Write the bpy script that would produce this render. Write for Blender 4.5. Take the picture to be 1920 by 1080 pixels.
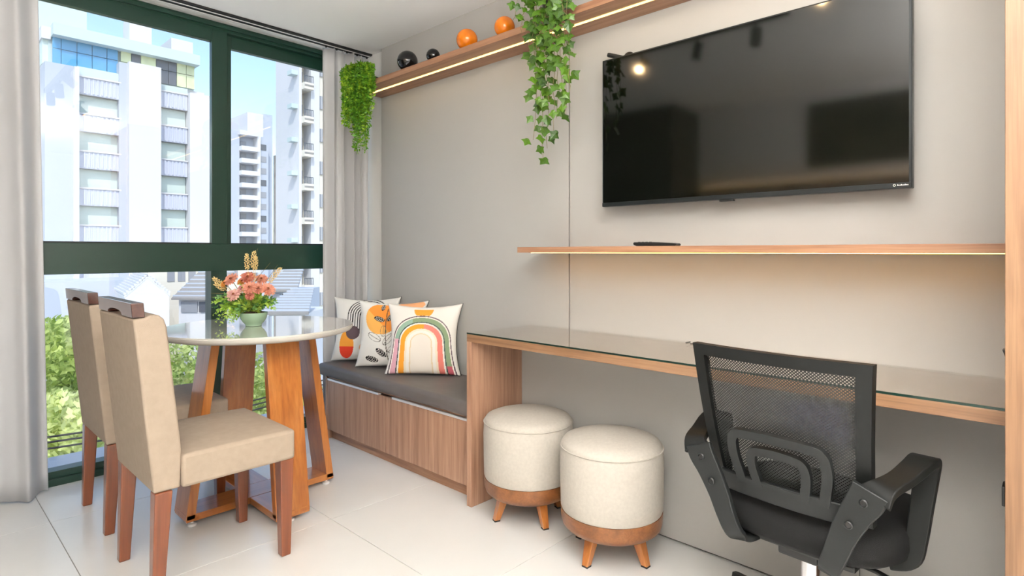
import bpy, bmesh, math, random
from math import sin, cos, pi, radians as R, sqrt, atan2
from mathutils import Vector, Matrix, noise as mnoise
random.seed(7)
for o in list(bpy.data.objects): bpy.data.objects.remove(o)
S = bpy.context.scene
COL = S.collection
# ------------------------------------------------------------------ camera
F = 1091.0; HOR = 472.0; CX = 960.0; CAMH = 1.10; YAW = R(46.63)
SY, CY = sin(YAW), cos(YAW)
cam_d = bpy.data.cameras.new('camera'); cam = bpy.data.objects.new('camera', cam_d); COL.objects.link(cam)
cam.location = (0, 0, CAMH); cam.rotation_euler = (pi/2, 0, -YAW)
cam_d.sensor_width = 36.0; cam_d.lens = F/1920*36.0; cam_d.shift_y = -(540-HOR)/1920; cam_d.clip_end = 900; cam_d.clip_start = 0.02
S.camera = cam
# ------------------------------------------------------------------ world, sun, exposure
W = bpy.data.worlds.new('world'); S.world = W; W.use_nodes = True
nt = W.node_tree; bg = nt.nodes['Background']
sky = nt.nodes.new('ShaderNodeTexSky'); sky.sky_type = 'NISHITA'; sky.sun_disc = False
sky.sun_elevation = R(52); sky.sun_rotation = R(205); sky.air_density = 1.0; sky.dust_density = 1.5; sky.altitude = 200
nt.links.new(sky.outputs[0], bg.inputs[0]); bg.inputs[1].default_value = 0.265
sd = bpy.data.lights.new('sun', 'SUN'); sd.energy = 1.9; sd.angle = R(0.6); sd.color = (1, .96, .9)
sun = bpy.data.objects.new('sun', sd); COL.objects.link(sun)
sun.rotation_euler = Vector((0.38, 0.62, -0.80)).to_track_quat('-Z', 'Y').to_euler(); sun.location = (0, -10, 30)
S.view_settings.view_transform = 'Standard'; S.view_settings.look = 'None'
S.view_settings.gamma = 1.0; S.view_settings.use_curve_mapping = False; S.view_settings.exposure = 0.42
FILL_GAIN = 1.0  # strength of the fill lights added behind the camera
# ------------------------------------------------------------------ pixel helpers (direction only; a plane gives the depth)
def depth_y(x, Y): return Y/(CY - (x-CX)/F*SY)
def depth_x(x, X): return X/(SY + (x-CX)/F*CY)
def pt(x, y, z):
    l = z*(x-CX)/F
    return Vector((z*SY + l*CY, z*CY - l*SY, CAMH + (HOR-y)/F*z))
def onY(x, y, Y): return pt(x, y, depth_y(x, Y))
def onX(x, y, X): return pt(x, y, depth_x(x, X))
# ------------------------------------------------------------------ materials
def lin(c):
    return tuple((v/255/12.92 if v/255 <= .04045 else ((v/255+.055)/1.055)**2.4) for v in c)
MATS = {}
def newmat(name):
    m = bpy.data.materials.new(name); m.use_nodes = True; MATS[name] = m
    n = m.node_tree; return m, n, n.nodes['Principled BSDF']
def setp(b, **k):
    for a, v in k.items():
        b.inputs[a.replace('_', ' ')].default_value = v
def mat(name, rgb, rough=.5, metal=0.0, spec=.5, coat=0.0, bump=0.0, bscale=200.0, var=0.0, vscale=8.0):
    m, n, b = newmat(name); c = lin(rgb)
    setp(b, Base_Color=(*c, 1), Roughness=rough, Metallic=metal); b.inputs['Specular IOR Level'].default_value = spec
    if coat: b.inputs['Coat Weight'].default_value = coat; b.inputs['Coat Roughness'].default_value = .05
    if bump or var: tc = n.nodes.new('ShaderNodeTexCoord')
    if var:
        t = n.nodes.new('ShaderNodeTexNoise'); t.inputs['Scale'].default_value = vscale; t.inputs['Detail'].default_value = 5
        r = n.nodes.new('ShaderNodeValToRGB'); r.color_ramp.elements[0].position = .3; r.color_ramp.elements[1].position = .7
        r.color_ramp.elements[0].color = (*[v*(1-var) for v in c], 1); r.color_ramp.elements[1].color = (*[min(1, v*(1+var)) for v in c], 1)
        n.links.new(tc.outputs['Object'], t.inputs['Vector']); n.links.new(t.outputs['Fac'], r.inputs[0]); n.links.new(r.outputs[0], b.inputs['Base Color'])
    if bump:
        t2 = n.nodes.new('ShaderNodeTexNoise'); t2.inputs['Scale'].default_value = bscale; t2.inputs['Detail'].default_value = 3
        bp = n.nodes.new('ShaderNodeBump'); bp.inputs['Strength'].default_value = bump; bp.inputs['Distance'].default_value = .002
        n.links.new(tc.outputs['Object'], t2.inputs['Vector']); n.links.new(t2.outputs['Fac'], bp.inputs['Height']); n.links.new(bp.outputs[0], b.inputs['Normal'])
    return m
def wood(name, dark, mid, light, axis, rough=.42, s=1.0, coat=0.0):
    m, n, b = newmat(name); tc = n.nodes.new('ShaderNodeTexCoord'); mp = n.nodes.new('ShaderNodeMapping')
    sc = [42*s, 42*s, 42*s]; sc[axis] = 1.6*s; mp.inputs['Scale'].default_value = sc
    t = n.nodes.new('ShaderNodeTexNoise'); t.inputs['Scale'].default_value = 1.0; t.inputs['Detail'].default_value = 6; t.inputs['Roughness'].default_value = .6; t.inputs['Distortion'].default_value = .4
    r = n.nodes.new('ShaderNodeValToRGB'); e = r.color_ramp.elements
    e[0].position = .28; e[0].color = (*lin(dark), 1); e[1].position = .75; e[1].color = (*lin(light), 1)
    k = e.new(.5); k.color = (*lin(mid), 1)
    mp2 = n.nodes.new('ShaderNodeMapping'); sc2 = [260*s]*3; sc2[axis] = 7*s; mp2.inputs['Scale'].default_value = sc2
    t2 = n.nodes.new('ShaderNodeTexNoise'); t2.inputs['Scale'].default_value = 1.0; t2.inputs['Detail'].default_value = 2
    mx = n.nodes.new('ShaderNodeMix'); mx.data_type = 'RGBA'; mx.blend_type = 'MULTIPLY'; mx.inputs[0].default_value = .45
    r2 = n.nodes.new('ShaderNodeValToRGB'); r2.color_ramp.elements[0].position = .3; r2.color_ramp.elements[0].color = (.62, .58, .55, 1); r2.color_ramp.elements[1].position = .6
    L = n.links
    L.new(tc.outputs['Object'], mp.inputs[0]); L.new(mp.outputs[0], t.inputs['Vector']); L.new(t.outputs['Fac'], r.inputs[0])
    L.new(tc.outputs['Object'], mp2.inputs[0]); L.new(mp2.outputs[0], t2.inputs['Vector']); L.new(t2.outputs['Fac'], r2.inputs[0])
    L.new(r.outputs[0], mx.inputs[6]); L.new(r2.outputs[0], mx.inputs[7]); L.new(mx.outputs[2], b.inputs['Base Color'])
    setp(b, Roughness=rough)
    if coat: b.inputs['Coat Weight'].default_value = coat; b.inputs['Coat Roughness'].default_value = .12
    return m
def emis(name, rgb, strength):
    m, n, b = newmat(name); setp(b, Base_Color=(0, 0, 0, 1)); b.inputs['Emission Color'].default_value = (*lin(rgb), 1); b.inputs['Emission Strength'].default_value = strength
    return m
def glass(name, tint=(1, 1, 1), ior=1.45, refl=1.0):
    m = bpy.data.materials.new(name); m.use_nodes = True; n = m.node_tree
    n.nodes.remove(n.nodes['Principled BSDF']); out = n.nodes['Material Output']
    tr = n.nodes.new('ShaderNodeBsdfTransparent'); tr.inputs[0].default_value = (*tint, 1)
    gl = n.nodes.new('ShaderNodeBsdfGlossy'); gl.inputs['Roughness'].default_value = .01; gl.inputs[0].default_value = (refl, refl, refl, 1)
    f0 = ((ior-1)/(ior+1))**2*1.6
    lw = n.nodes.new('ShaderNodeLayerWeight'); lw.inputs[0].default_value = .5
    pw = n.nodes.new('ShaderNodeMath'); pw.operation = 'POWER'; pw.inputs[1].default_value = 5; n.links.new(lw.outputs['Facing'], pw.inputs[0])
    fr = n.nodes.new('ShaderNodeMath'); fr.operation = 'MULTIPLY_ADD'; fr.inputs[1].default_value = 1-f0; fr.inputs[2].default_value = f0; n.links.new(pw.outputs[0], fr.inputs[0])
    mx = n.nodes.new('ShaderNodeMixShader')
    n.links.new(fr.outputs[0], mx.inputs[0]); n.links.new(tr.outputs[0], mx.inputs[1]); n.links.new(gl.outputs[0], mx.inputs[2]); n.links.new(mx.outputs[0], out.inputs[0])
    return m
def leafmat(name, a, b_, rough=.5, trans=.35, scale=30):
    m, n, b = newmat(name); out = n.nodes['Material Output']
    tc = n.nodes.new('ShaderNodeTexCoord'); t = n.nodes.new('ShaderNodeTexNoise'); t.inputs['Scale'].default_value = scale
    oi = n.nodes.new('ShaderNodeObjectInfo'); ad = n.nodes.new('ShaderNodeMath'); ad.operation = 'MULTIPLY_ADD'; ad.inputs[1].default_value = .35
    r = n.nodes.new('ShaderNodeValToRGB'); r.color_ramp.elements[0].position = .4; r.color_ramp.elements[1].position = .85
    r.color_ramp.elements[0].color = (*lin(a), 1); r.color_ramp.elements[1].color = (*lin(b_), 1)
    tl = n.nodes.new('ShaderNodeBsdfTranslucent'); mx = n.nodes.new('ShaderNodeMixShader'); mx.inputs[0].default_value = trans
    L = n.links
    L.new(tc.outputs['Object'], t.inputs['Vector']); L.new(oi.outputs['Random'], ad.inputs[0]); L.new(t.outputs['Fac'], ad.inputs[2]); L.new(ad.outputs[0], r.inputs[0])
    L.new(r.outputs[0], b.inputs['Base Color']); L.new(r.outputs[0], tl.inputs[0]); setp(b, Roughness=rough)
    L.new(b.outputs[0], mx.inputs[1]); L.new(tl.outputs[0], mx.inputs[2]); L.new(mx.outputs[0], out.inputs[0])
    return m
def clothmat(name, rgb, trans=.35):
    m, n, b = newmat(name); out = n.nodes['Material Output']; c = (*lin(rgb), 1)
    setp(b, Base_Color=c, Roughness=.9); b.inputs['Specular IOR Level'].default_value = .1
    tl = n.nodes.new('ShaderNodeBsdfTranslucent'); tl.inputs[0].default_value = c
    mx = n.nodes.new('ShaderNodeMixShader'); mx.inputs[0].default_value = trans
    n.links.new(b.outputs[0], mx.inputs[1]); n.links.new(tl.outputs[0], mx.inputs[2]); n.links.new(mx.outputs[0], out.inputs[0])
    return m
def attrmat(name, rough=.85):
    m, n, b = newmat(name); a = n.nodes.new('ShaderNodeAttribute'); a.attribute_name = 'print'
    n.links.new(a.outputs['Color'], b.inputs['Base Color']); setp(b, Roughness=rough); b.inputs['Specular IOR Level'].default_value = .2
    tc = n.nodes.new('ShaderNodeTexCoord'); t2 = n.nodes.new('ShaderNodeTexNoise'); t2.inputs['Scale'].default_value = 500
    bp = n.nodes.new('ShaderNodeBump'); bp.inputs['Strength'].default_value = .25; bp.inputs['Distance'].default_value = .001
    n.links.new(tc.outputs['Object'], t2.inputs['Vector']); n.links.new(t2.outputs['Fac'], bp.inputs['Height']); n.links.new(bp.outputs[0], b.inputs['Normal'])
    return m

M_white = mat('white_paint', (238, 237, 234), .7)
M_ceil = mat('ceiling_paint', (252, 252, 250), .8)
M_panel = mat('grey_panel', (173, 170.5, 166), .55, var=.02, vscale=1.5)
M_gap = mat('dark_gap', (40, 36, 32), .8)
M_tile = mat('porcelain', (230, 230, 228), .22, var=.03, vscale=2.2, spec=.5)
M_grout = mat('grout', (150, 147, 142), .9)
M_frame = mat('green_black_aluminium', (22, 54, 42), .35)
M_frame2 = mat('dark_seal', (14, 24, 21), .5)
M_glass = glass('window_glass', (.97, .99, .985))
M_curt = clothmat('curtain_fabric', (228, 227, 228), .22)
M_woodV = wood('oak_vertical', (140, 103, 81), (167, 128, 104), (187, 151, 125), 2)
M_woodY = wood('oak_along_wall', (130, 90, 66), (155, 113, 85), (174, 134, 105), 1)
M_woodX = wood('oak_across', (130, 90, 66), (155, 113, 85), (174, 134, 105), 0)
M_woodL = wood('light_oak_vertical', (104, 75, 52), (126, 93, 66), (143, 110, 80), 2)
M_woodLY = wood('light_oak_along', (112, 81, 57), (136, 101, 73), (152, 118, 89), 1)
M_woodO = wood('orange_tauari', (146, 82, 34), (170, 104, 48), (188, 126, 68), 2, .28, .5, .5)
M_woodOx = wood('orange_tauari_x', (146, 82, 34), (170, 104, 48), (188, 126, 68), 0, .28, .5, .5)
M_woodOy = wood('orange_tauari_y', (146, 82, 34), (170, 104, 48), (188, 126, 68), 1, .28, .5, .5)
M_leg = wood('brown_leg', (92, 46, 24), (118, 62, 33), (140, 79, 45), 2, .3, .6, .4)
M_rail = wood('dark_walnut', (58, 32, 26), (76, 44, 36), (92, 56, 46), 1, .22, .6, .6)
M_pouf = wood('pouf_wood', (104, 62, 32), (126, 78, 43), (142, 93, 54), 0, .35, .6)
M_beige = mat('beige_suede', (158, 142, 126), .85, bump=.25, bscale=600, var=.05, vscale=40, spec=.2)
M_linen = mat('pouf_linen', (188, 181, 171), .9, bump=.5, bscale=700, var=.05, vscale=90, spec=.15)
M_cush = mat('charcoal_leatherette', (94, 88, 85), .5, bump=.3, bscale=14, var=.04, vscale=10)
M_alu = mat('aluminium', (236, 236, 236), .35, .4)
M_top = mat('off_white_lacquer', (214, 210, 202), .04, spec=.6, coat=1.0)
M_rim = mat('beige_rim', (196, 192, 184), .25)
M_deskin = mat('taupe_desk_surface', (158, 145, 132), .5)
M_dglass = glass('desk_glass', (.975, .975, .965), 1.75)
M_gedge = mat('green_glass_edge', (16, 42, 34), .15)
M_black = mat('black_plastic', (24, 25, 25), .4)
M_tvb = mat('tv_bezel', (30, 34, 36), .3, .3)
M_screen = mat('tv_screen', (7, 9, 6), .075, spec=.62)
M_gplast = mat('grey_plastic', (25, 27, 27), .45, spec=.35, bump=.1, bscale=900)
M_dplast = mat('dark_plastic', (11, 13, 12), .52, spec=.3, bump=.1, bscale=900)
M_seatf = mat('black_seat_fabric', (6, 6, 6), .75, bump=.4, bscale=900, spec=.3)
M_chrome = mat('chrome', (225, 225, 228), .12, 1.0)
M_blackg = mat('black_ceramic', (14, 14, 15), .08)
M_orangeg = mat('orange_ceramic', (208, 112, 14), .1, var=.2, vscale=18)
M_led = emis('warm_led', (255, 214, 122), 3.2)
M_cove = emis('cove_led', (255, 206, 120), 14.0)
M_led2 = emis('warm_led_low', (255, 190, 92), 13.0)
M_spot = emis('spot_bulb', (255, 170, 70), 8.0)
M_fill = emis('fill_glow', (255, 251, 246), 14.0*FILL_GAIN)  # glow of the added fill drums, out of view
M_ivy = leafmat('ivy_leaf', (14, 48, 8), (84, 124, 28), .35, .15, 25)
M_fern = leafmat('fern_leaf', (78, 140, 16), (190, 220, 60), .5, .3, 45)
M_fern2 = leafmat('fern_leaf_dark', (44, 104, 20), (120, 180, 40), .5, .3, 45)
M_stem = mat('vine_stem', (120, 110, 70), .7)
M_pot = mat('dark_pot', (46, 40, 36), .6)
M_celadon = mat('celadon_glaze', (140, 166, 140), .18)
M_soil = mat('moss_soil', (78, 58, 40), .9)
M_petA = leafmat('coral_petal', (190, 106, 86), (230, 166, 140), .6, .25, 60)
M_petB = leafmat('pink_petal', (218, 150, 150), (246, 206, 190), .6, .25, 60)
M_petO = leafmat('orange_petal', (222, 138, 50), (246, 186, 96), .6, .25, 60)
M_wheat = mat('dry_wheat', (224, 194, 132), .8)
M_twig = mat('olive_twig', (110, 100, 56), .8)
M_heart = mat('flower_heart', (120, 60, 30), .8)
M_lf1 = leafmat('spray_light', (120, 170, 40), (208, 228, 110), .55, .3, 60)
M_lf2 = leafmat('spray_dark', (46, 100, 50), (120, 168, 90), .5, .3, 60)
M_bwhite = mat('white_render', (214, 214, 217), .9)
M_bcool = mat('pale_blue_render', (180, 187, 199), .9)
M_bgrey = mat('grey_green_fascia', (196, 211, 211), .85)
M_bcream = mat('cream_render', (226, 219, 204), .9)
M_ribbed = mat('ribbed_panel', (196, 200, 214), .8)
M_band = mat('pale_window_band', (206, 220, 214), .5)
M_skyglass = mat('blue_glazing', (92, 160, 204), .12)
M_reflglass = mat('reflection_glazing', (214, 220, 176), .25, var=.15, vscale=1.2)  # green and cream reflection painted in as the pane colour
M_darkglass = mat('dark_window', (92, 96, 104), .2)
M_midglass = mat('window_grey', (150, 152, 158), .3)
M_roof = mat('pale_roof_sheet', (140, 137, 134), .85)
M_street = mat('street_concrete', (188, 186, 182), .9, var=.06, vscale=.3)
M_rust = mat('stained_render', (150, 146, 142), .95, var=.2, vscale=1.5)
M_tree = [leafmat('tree_leaf_%d' % i, a, b, .6, .4, 3.0) for i, (a, b) in enumerate([((120, 150, 50), (226, 236, 150)), ((104, 140, 44), (214, 228, 130)), ((130, 158, 60), (234, 240, 170))])]
M_bark = mat('bark', (110, 96, 80), .9)
M_wire = mat('cable_black', (40, 40, 42), .7)
M_dark = mat('wardrobe_dark', (62, 54, 48), .5)
M_pict = mat('picture_print', (70, 66, 54), .5, var=.7, vscale=5)
M_rubber = mat('rubber', (30, 30, 30), .7)
M_dgap = M_gap

def mesh_alpha():
    m, n, b = newmat('chair_mesh'); out = n.nodes['Material Output']; L = n.links
    setp(b, Base_Color=(.012, .013, .012, 1), Roughness=.6)
    tc = n.nodes.new('ShaderNodeTexCoord'); sx = n.nodes.new('ShaderNodeSeparateXYZ'); L.new(tc.outputs['Object'], sx.inputs[0])
    def s(o, k):
        a = n.nodes.new('ShaderNodeMath'); a.operation = 'MULTIPLY'; a.inputs[1].default_value = k; L.new(o, a.inputs[0])
        c = n.nodes.new('ShaderNodeMath'); c.operation = 'SINE'; L.new(a.outputs[0], c.inputs[0]); return c.outputs[0]
    p = n.nodes.new('ShaderNodeMath'); p.operation = 'MULTIPLY'; L.new(s(sx.outputs[1], 2*pi/.0082), p.inputs[0]); L.new(s(sx.outputs[2], 2*pi/.0075), p.inputs[1])
    g = n.nodes.new('ShaderNodeMath'); g.operation = 'GREATER_THAN'; g.inputs[1].default_value = .28; L.new(p.outputs[0], g.inputs[0])
    tr = n.nodes.new('ShaderNodeBsdfTransparent'); mx = n.nodes.new('ShaderNodeMixShader')
    L.new(g.outputs[0], mx.inputs[0]); L.new(b.outputs[0], mx.inputs[1]); L.new(tr.outputs[0], mx.inputs[2]); L.new(mx.outputs[0], out.inputs[0])
    return m
M_mesh = mesh_alpha()
# ------------------------------------------------------------------ object helpers
def origin_of(p):
    v = Vector((0, 0, 0))
    while p: v += p.location; p = p.parent
    return v
def tag(o, label=None, cat=None, group=None, kind=None):
    if label: o['label'] = label
    if cat: o['category'] = cat
    if group: o['group'] = group
    if kind: o['kind'] = kind
    return o
def thing(name, label, cat, loc=(0, 0, 0), rz=0.0, group=None):
    o = bpy.data.objects.new(name, None); COL.objects.link(o); o.location = loc; o.rotation_euler = (0, 0, rz); o.empty_display_size = .05
    return tag(o, label, cat, group)
def copy_tree(o, parent=None):
    c = o.copy(); COL.objects.link(c); c.parent = parent
    for ch in [x for x in o.children]: copy_tree(ch, c)
    return c
def link(name, me, m, parent=None, bevel=0, seg=2, smooth=None):
    o = bpy.data.objects.new(name, me); COL.objects.link(o)
    if m: me.materials.append(m)
    if parent: o.parent = parent
    if smooth is not None:
        me.shade_smooth(); me.set_sharp_from_angle(angle=R(smooth))
    if bevel:
        b = o.modifiers.new('bevel', 'BEVEL'); b.width = bevel; b.segments = seg; b.limit_method = 'ANGLE'; b.angle_limit = R(40)
    return o
class MB:
    def __init__(s): s.v = []; s.f = []
    def add(s, vs, fs):
        k = len(s.v); s.v += [Vector(a) for a in vs]; s.f += [[i+k for i in f] for f in fs]; return s
    def box(s, x0, x1, y0, y1, z0, z1, mx=None):
        x0, x1 = min(x0, x1), max(x0, x1); y0, y1 = min(y0, y1), max(y0, y1); z0, z1 = min(z0, z1), max(z0, z1)
        v = [Vector(p) for p in ((x0, y0, z0), (x1, y0, z0), (x1, y1, z0), (x0, y1, z0), (x0, y0, z1), (x1, y0, z1), (x1, y1, z1), (x0, y1, z1))]
        if mx: v = [mx @ p for p in v]
        return s.add(v, [(0, 3, 2, 1), (4, 5, 6, 7), (0, 1, 5, 4), (1, 2, 6, 5), (2, 3, 7, 6), (3, 0, 4, 7)])
    def hexa(s, a, b):           # two quads (bottom a, top b), same winding
        return s.add(list(a)+list(b), [(3, 2, 1, 0), (4, 5, 6, 7), (0, 1, 5, 4), (1, 2, 6, 5), (2, 3, 7, 6), (3, 0, 4, 7)])
    def prism(s, pts, off):      # planar polygon pts extruded by the vector off
        n = len(pts); off = Vector(off); a = [Vector(p) for p in pts]
        return s.add(a+[p+off for p in a], [list(range(n))[::-1], [i+n for i in range(n)]]+[(i, (i+1) % n, (i+1) % n+n, i+n) for i in range(n)])
    def lathe(s, prof, n=32, c=(0, 0, 0), caps=True):
        c = Vector(c); k = len(prof); vs = []; fs = []
        for r, z in prof:
            for i in range(n): vs.append(c+Vector((r*cos(2*pi*i/n), r*sin(2*pi*i/n), z)))
        for j in range(k-1):
            for i in range(n): fs.append((j*n+i, j*n+(i+1) % n, (j+1)*n+(i+1) % n, (j+1)*n+i))
        if caps: fs.append(list(range(n))[::-1]); fs.append([(k-1)*n+i for i in range(n)])
        return s.add(vs, fs)
    def tube(s, path, r, n=8, caps=True):
        P = [Vector(p) for p in path]; rs = r if isinstance(r, (list, tuple)) else [r]*len(P); vs = []; fs = []
        ref = None
        for i, p in enumerate(P):
            t = (P[min(i+1, len(P)-1)]-P[max(i-1, 0)]).normalized()
            if ref is None: ref = t.orthogonal().normalized()
            ref = (ref-t*ref.dot(t)).normalized(); b = t.cross(ref)
            for q in range(n): vs.append(p+(ref*cos(2*pi*q/n)+b*sin(2*pi*q/n))*rs[i])
        for i in range(len(P)-1):
            for q in range(n): fs.append((i*n+q, i*n+(q+1) % n, (i+1)*n+(q+1) % n, (i+1)*n+q))
        if caps: fs.append(list(range(n))[::-1]); fs.append([(len(P)-1)*n+q for q in range(n)])
        return s.add(vs, fs)
    def sphere(s, c, r, n=24, m=14, sc=(1, 1, 1)):
        prof = [(max(1e-4, r*sin(pi*j/m)), -r*cos(pi*j/m)) for j in range(m+1)]
        k = len(s.v); s.lathe(prof, n, (0, 0, 0)); c = Vector(c)
        for i in range(k, len(s.v)): v = s.v[i]; s.v[i] = c+Vector((v.x*sc[0], v.y*sc[1], v.z*sc[2]))
        return s
    def me(s, name, org=None):
        me = bpy.data.meshes.new(name); org = org or Vector((0, 0, 0))
        me.from_pydata([tuple(v-org) for v in s.v], [], s.f); me.update(); return me
    def build(s, name, m, parent=None, world=False, bevel=0, seg=2, smooth=None):
        me = s.me(name, origin_of(parent) if (world and parent) else None)
        return link(name, me, m, parent, bevel, seg, smooth)
def boxo(name, m, b, parent=None, bevel=0, world=True, **k):
    return MB().box(*b).build(name, m, parent, world, bevel, **k)
def struct(o, label=None): return tag(o, label, None, None, 'structure')

# ================================================================== SETTING
CEIL = 2.385; XW = 2.11; XL = -1.0; YB = -2.6; YWIN = 3.42
floor = struct(boxo('floor', M_grout, (XL, 2.2, YB, 3.50, -.12, -.004)), 'pale grout bed under the porcelain floor')
xs = [XL]+[.43+.8*k for k in (-1, 0, 1, 2)]+[2.2]; ys = [YB]+[1.385+.8*k for k in range(-4, 3)]+[3.44]
for i in range(len(xs)-1):
    for j in range(len(ys)-1):
        if xs[i+1]-xs[i] < .02 or ys[j+1]-ys[j] < .02: continue
        boxo('tile', M_tile, (xs[i]+.0012, xs[i+1]-.0012, ys[j]+.0012, ys[j+1]-.0012, -.004, 0), floor, .0008, seg=1)
struct(boxo('ceiling', M_ceil, (XL-.15, 2.3, YB-.15, 3.52, CEIL, CEIL+.15)), 'smooth white ceiling')
wr = struct(boxo('wall_right', M_white, (2.14, 2.3, YB, 3.42, 0, CEIL)), 'white wall behind the grey panelling')
boxo('wall_panel', M_panel, (XW, 2.14, 1.6380, 3.13, 0, CEIL), wr, .001)
boxo('joint_strip', M_gap, (2.128, 2.14, 1.6300, 1.6380, 0, CEIL), wr)
boxo('wall_panel', M_panel, (XW, 2.14, .0865, 1.6302, 0, CEIL), wr, .001)
boxo('lower_panel', M_panel, (2.02, XW, .4500, 1.845, .012, .71), wr, .0015)
boxo('lower_panel', M_panel, (2.02, XW, .0865, .4480, .012, .71), wr, .0015)
boxo('shadow_gap', M_gap, (2.04, XW, .0865, 1.845, 0, .012), wr)
wl = struct(boxo('wall_left', M_white, (XL-.15, XL, YB, 3.42, 0, CEIL)), 'white wall opposite the television')
struct(boxo('wall_back', M_white, (XL-.15, 2.3, YB-.15, YB, 0, CEIL)), 'white wall behind the camera')
wf = struct(boxo('wall_window', M_white, (XL, -.50, YWIN, 3.55, 0, CEIL)), 'white wall beside the window')
struct(boxo('trim_1', M_bwhite, (-1, 2.3, 3.52, 3.95, -.20, -.005)), 'white concrete ledge outside the window')
# ---- window
win = struct(thing('window_1', None, None, (.8, YWIN, 0)), 'tall dark green aluminium window with four glazed openings')
WX0, WX1 = -.50, 2.14
def wb(name, b, m=M_frame, bv=.002): return boxo(name, m, b, win, bv)
wb('top_rail', (WX0, WX1, 3.43, 3.52, 2.335, CEIL))
wb('top_track', (WX0, WX1, 3.415, 3.43, 2.352, 2.372))
wb('bottom_rail', (WX0, WX1, 3.445, 3.52, 0, .066)); wb('bottom_track', (WX0, WX1, 3.43, 3.445, 0, .034))
wb('transom', (WX0, WX1, 3.425, 3.52, .993, 1.142))
wb('jamb', (WX0, WX0+.06, 3.425, 3.52, 0, CEIL)); wb('jamb', (WX1-.06, WX1, 3.425, 3.52, 0, CEIL))
wb('mullion', (1.20, 1.285, 3.43, 3.52, .06, .995)); wb('mullion', (.28, .36, 3.43, 3.52, .06, .995))
for x0, x1 in ((WX0+.06, .28), (.36, 1.20), (1.285, WX1-.06)):
    boxo('glass_pane', M_glass, (x0, x1, 3.478, 3.484, .062, .996), win)
def sash(x0, x1, y0, zt):
    g = boxo('glass_pane', M_glass, (x0+.05, x1-.06, y0+.016, y0+.022, 1.15, zt-.06), win)
    boxo('stile', M_frame, (x0, x0+.082, y0, y0+.036, 1.142, zt), win, .002); boxo('stile', M_frame, (x1-.082, x1, y0, y0+.036, 1.142, zt), win, .002)
    boxo('sash_rail', M_frame, (x0+.082, x1-.082, y0, y0+.036, zt-.072, zt), win, .002)
    boxo('sash_rail', M_frame2, (x0+.082, x1-.082, y0+.004, y0+.034, 1.142, 1.150), win)
sash(.30, 1.285, 3.428, 2.342); sash(1.24, 2.10, 3.468, 2.338); sash(-.46, .36, 3.468, 2.338)

# ================================================================== CURTAINS
def curtain(name, label, x0, x1, yc, waves, amp, seed, flare=0.0, n=180):
    root = thing(name, label, 'curtain', ((x0+x1)/2, yc, 0), 0, 'curtains at the window')
    rnd = random.Random(seed); ph = [rnd.uniform(0, 6) for _ in range(4)]
    rows = 24; vs = []; fs = []
    for j in range(rows+1):
        h = j/rows; z = .006+h*(CEIL-.03)
        for i in range(n+1):
            s = i/n; a = 2*pi*waves*s
            sharp = sin(a+.5*sin(a*.37+ph[0])+.25*(1-h)*sin(3*h+ph[1]))
            y = yc+amp*(.75+.35*sin(a*.31+ph[2]))*sharp*(.75+.35*(1-h))+.012*sin(2.1*a+ph[3])*(1-h)
            x = x0+(x1-x0)*s+flare*(1-h)*s+.35*amp*cos(a+ph[1])*.5
            vs.append((x, y, z))
    for j in range(rows):
        for i in range(n): fs.append((j*(n+1)+i, j*(n+1)+i+1, (j+1)*(n+1)+i+1, (j+1)*(n+1)+i))
    o = MB().add(vs, fs).build('drape', M_curt, root, True, smooth=180)
    k = o.modifiers.new('thick', 'SOLIDIFY'); k.thickness = .0025
    for i in range(int(waves)+1):
        xx = x0+(x1-x0)*i/max(1, int(waves))
        boxo('glider', M_black, (xx-.004, xx+.004, yc-.004, yc+.004, CEIL-.024, CEIL-.012), root)
    return root
curtain('curtain', 'light grey floor-length curtain gathered at the right end of the window, behind the hanging fern', 1.822, 2.112, 3.30, 4.6, .050, 3)
curtain('curtain', 'light grey floor-length curtain at the left edge, beside the two dining chairs', -.25, .435, 3.33, 4.3, .046, 11, .04)
trk = thing('curtain_track', 'slim white and black double curtain track along the ceiling at the window', 'curtain track', (.8, 3.30, CEIL-.012))
boxo('rail', M_white, (-.9, 2.13, 3.325, 3.345, CEIL-.012, CEIL), trk, .001); boxo('slot', M_black, (-.9, 2.13, 3.295, 3.325, CEIL-.011, CEIL), trk, .001)
boxo('rail', M_white, (-.9, 2.13, 3.283, 3.295, CEIL-.012, CEIL), trk, .001); boxo('slot', M_black, (-.9, 2.13, 3.262, 3.283, CEIL-.011, CEIL), trk, .001)

# ================================================================== DESK, BENCH, SHELVES, CABINET
desk = thing('desk', 'long oak desk with glass top fixed along the grey wall', 'desk', (1.86, .98, 0))
DX = 1.698; DY0 = .0865; DY1 = 1.874
boxo('leg_panel', M_woodV, (DX+.038, 2.02, DY1-.030, DY1-.002, 0, .711), desk, .0015)
boxo('leg_edge', M_woodV, (DX, DX+.038, DY1-.030, DY1, 0, .711), desk, .0015)
boxo('front_edge', M_woodLY, (DX, DX+.03, DY0, DY1, .711, .744), desk, .0015)
boxo('desktop', M_deskin, (DX+.03, XW, DY0, DY1, .711, .744), desk)
gl = boxo('glass_top', M_dglass, (DX+.0022, XW-.002, DY0+.002, DY1-.0022, .7442, .7502), desk)
boxo('glass_edge', M_gedge, (DX, DX+.0022, DY0+.002, DY1, .7442, .7502), gl)

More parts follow.
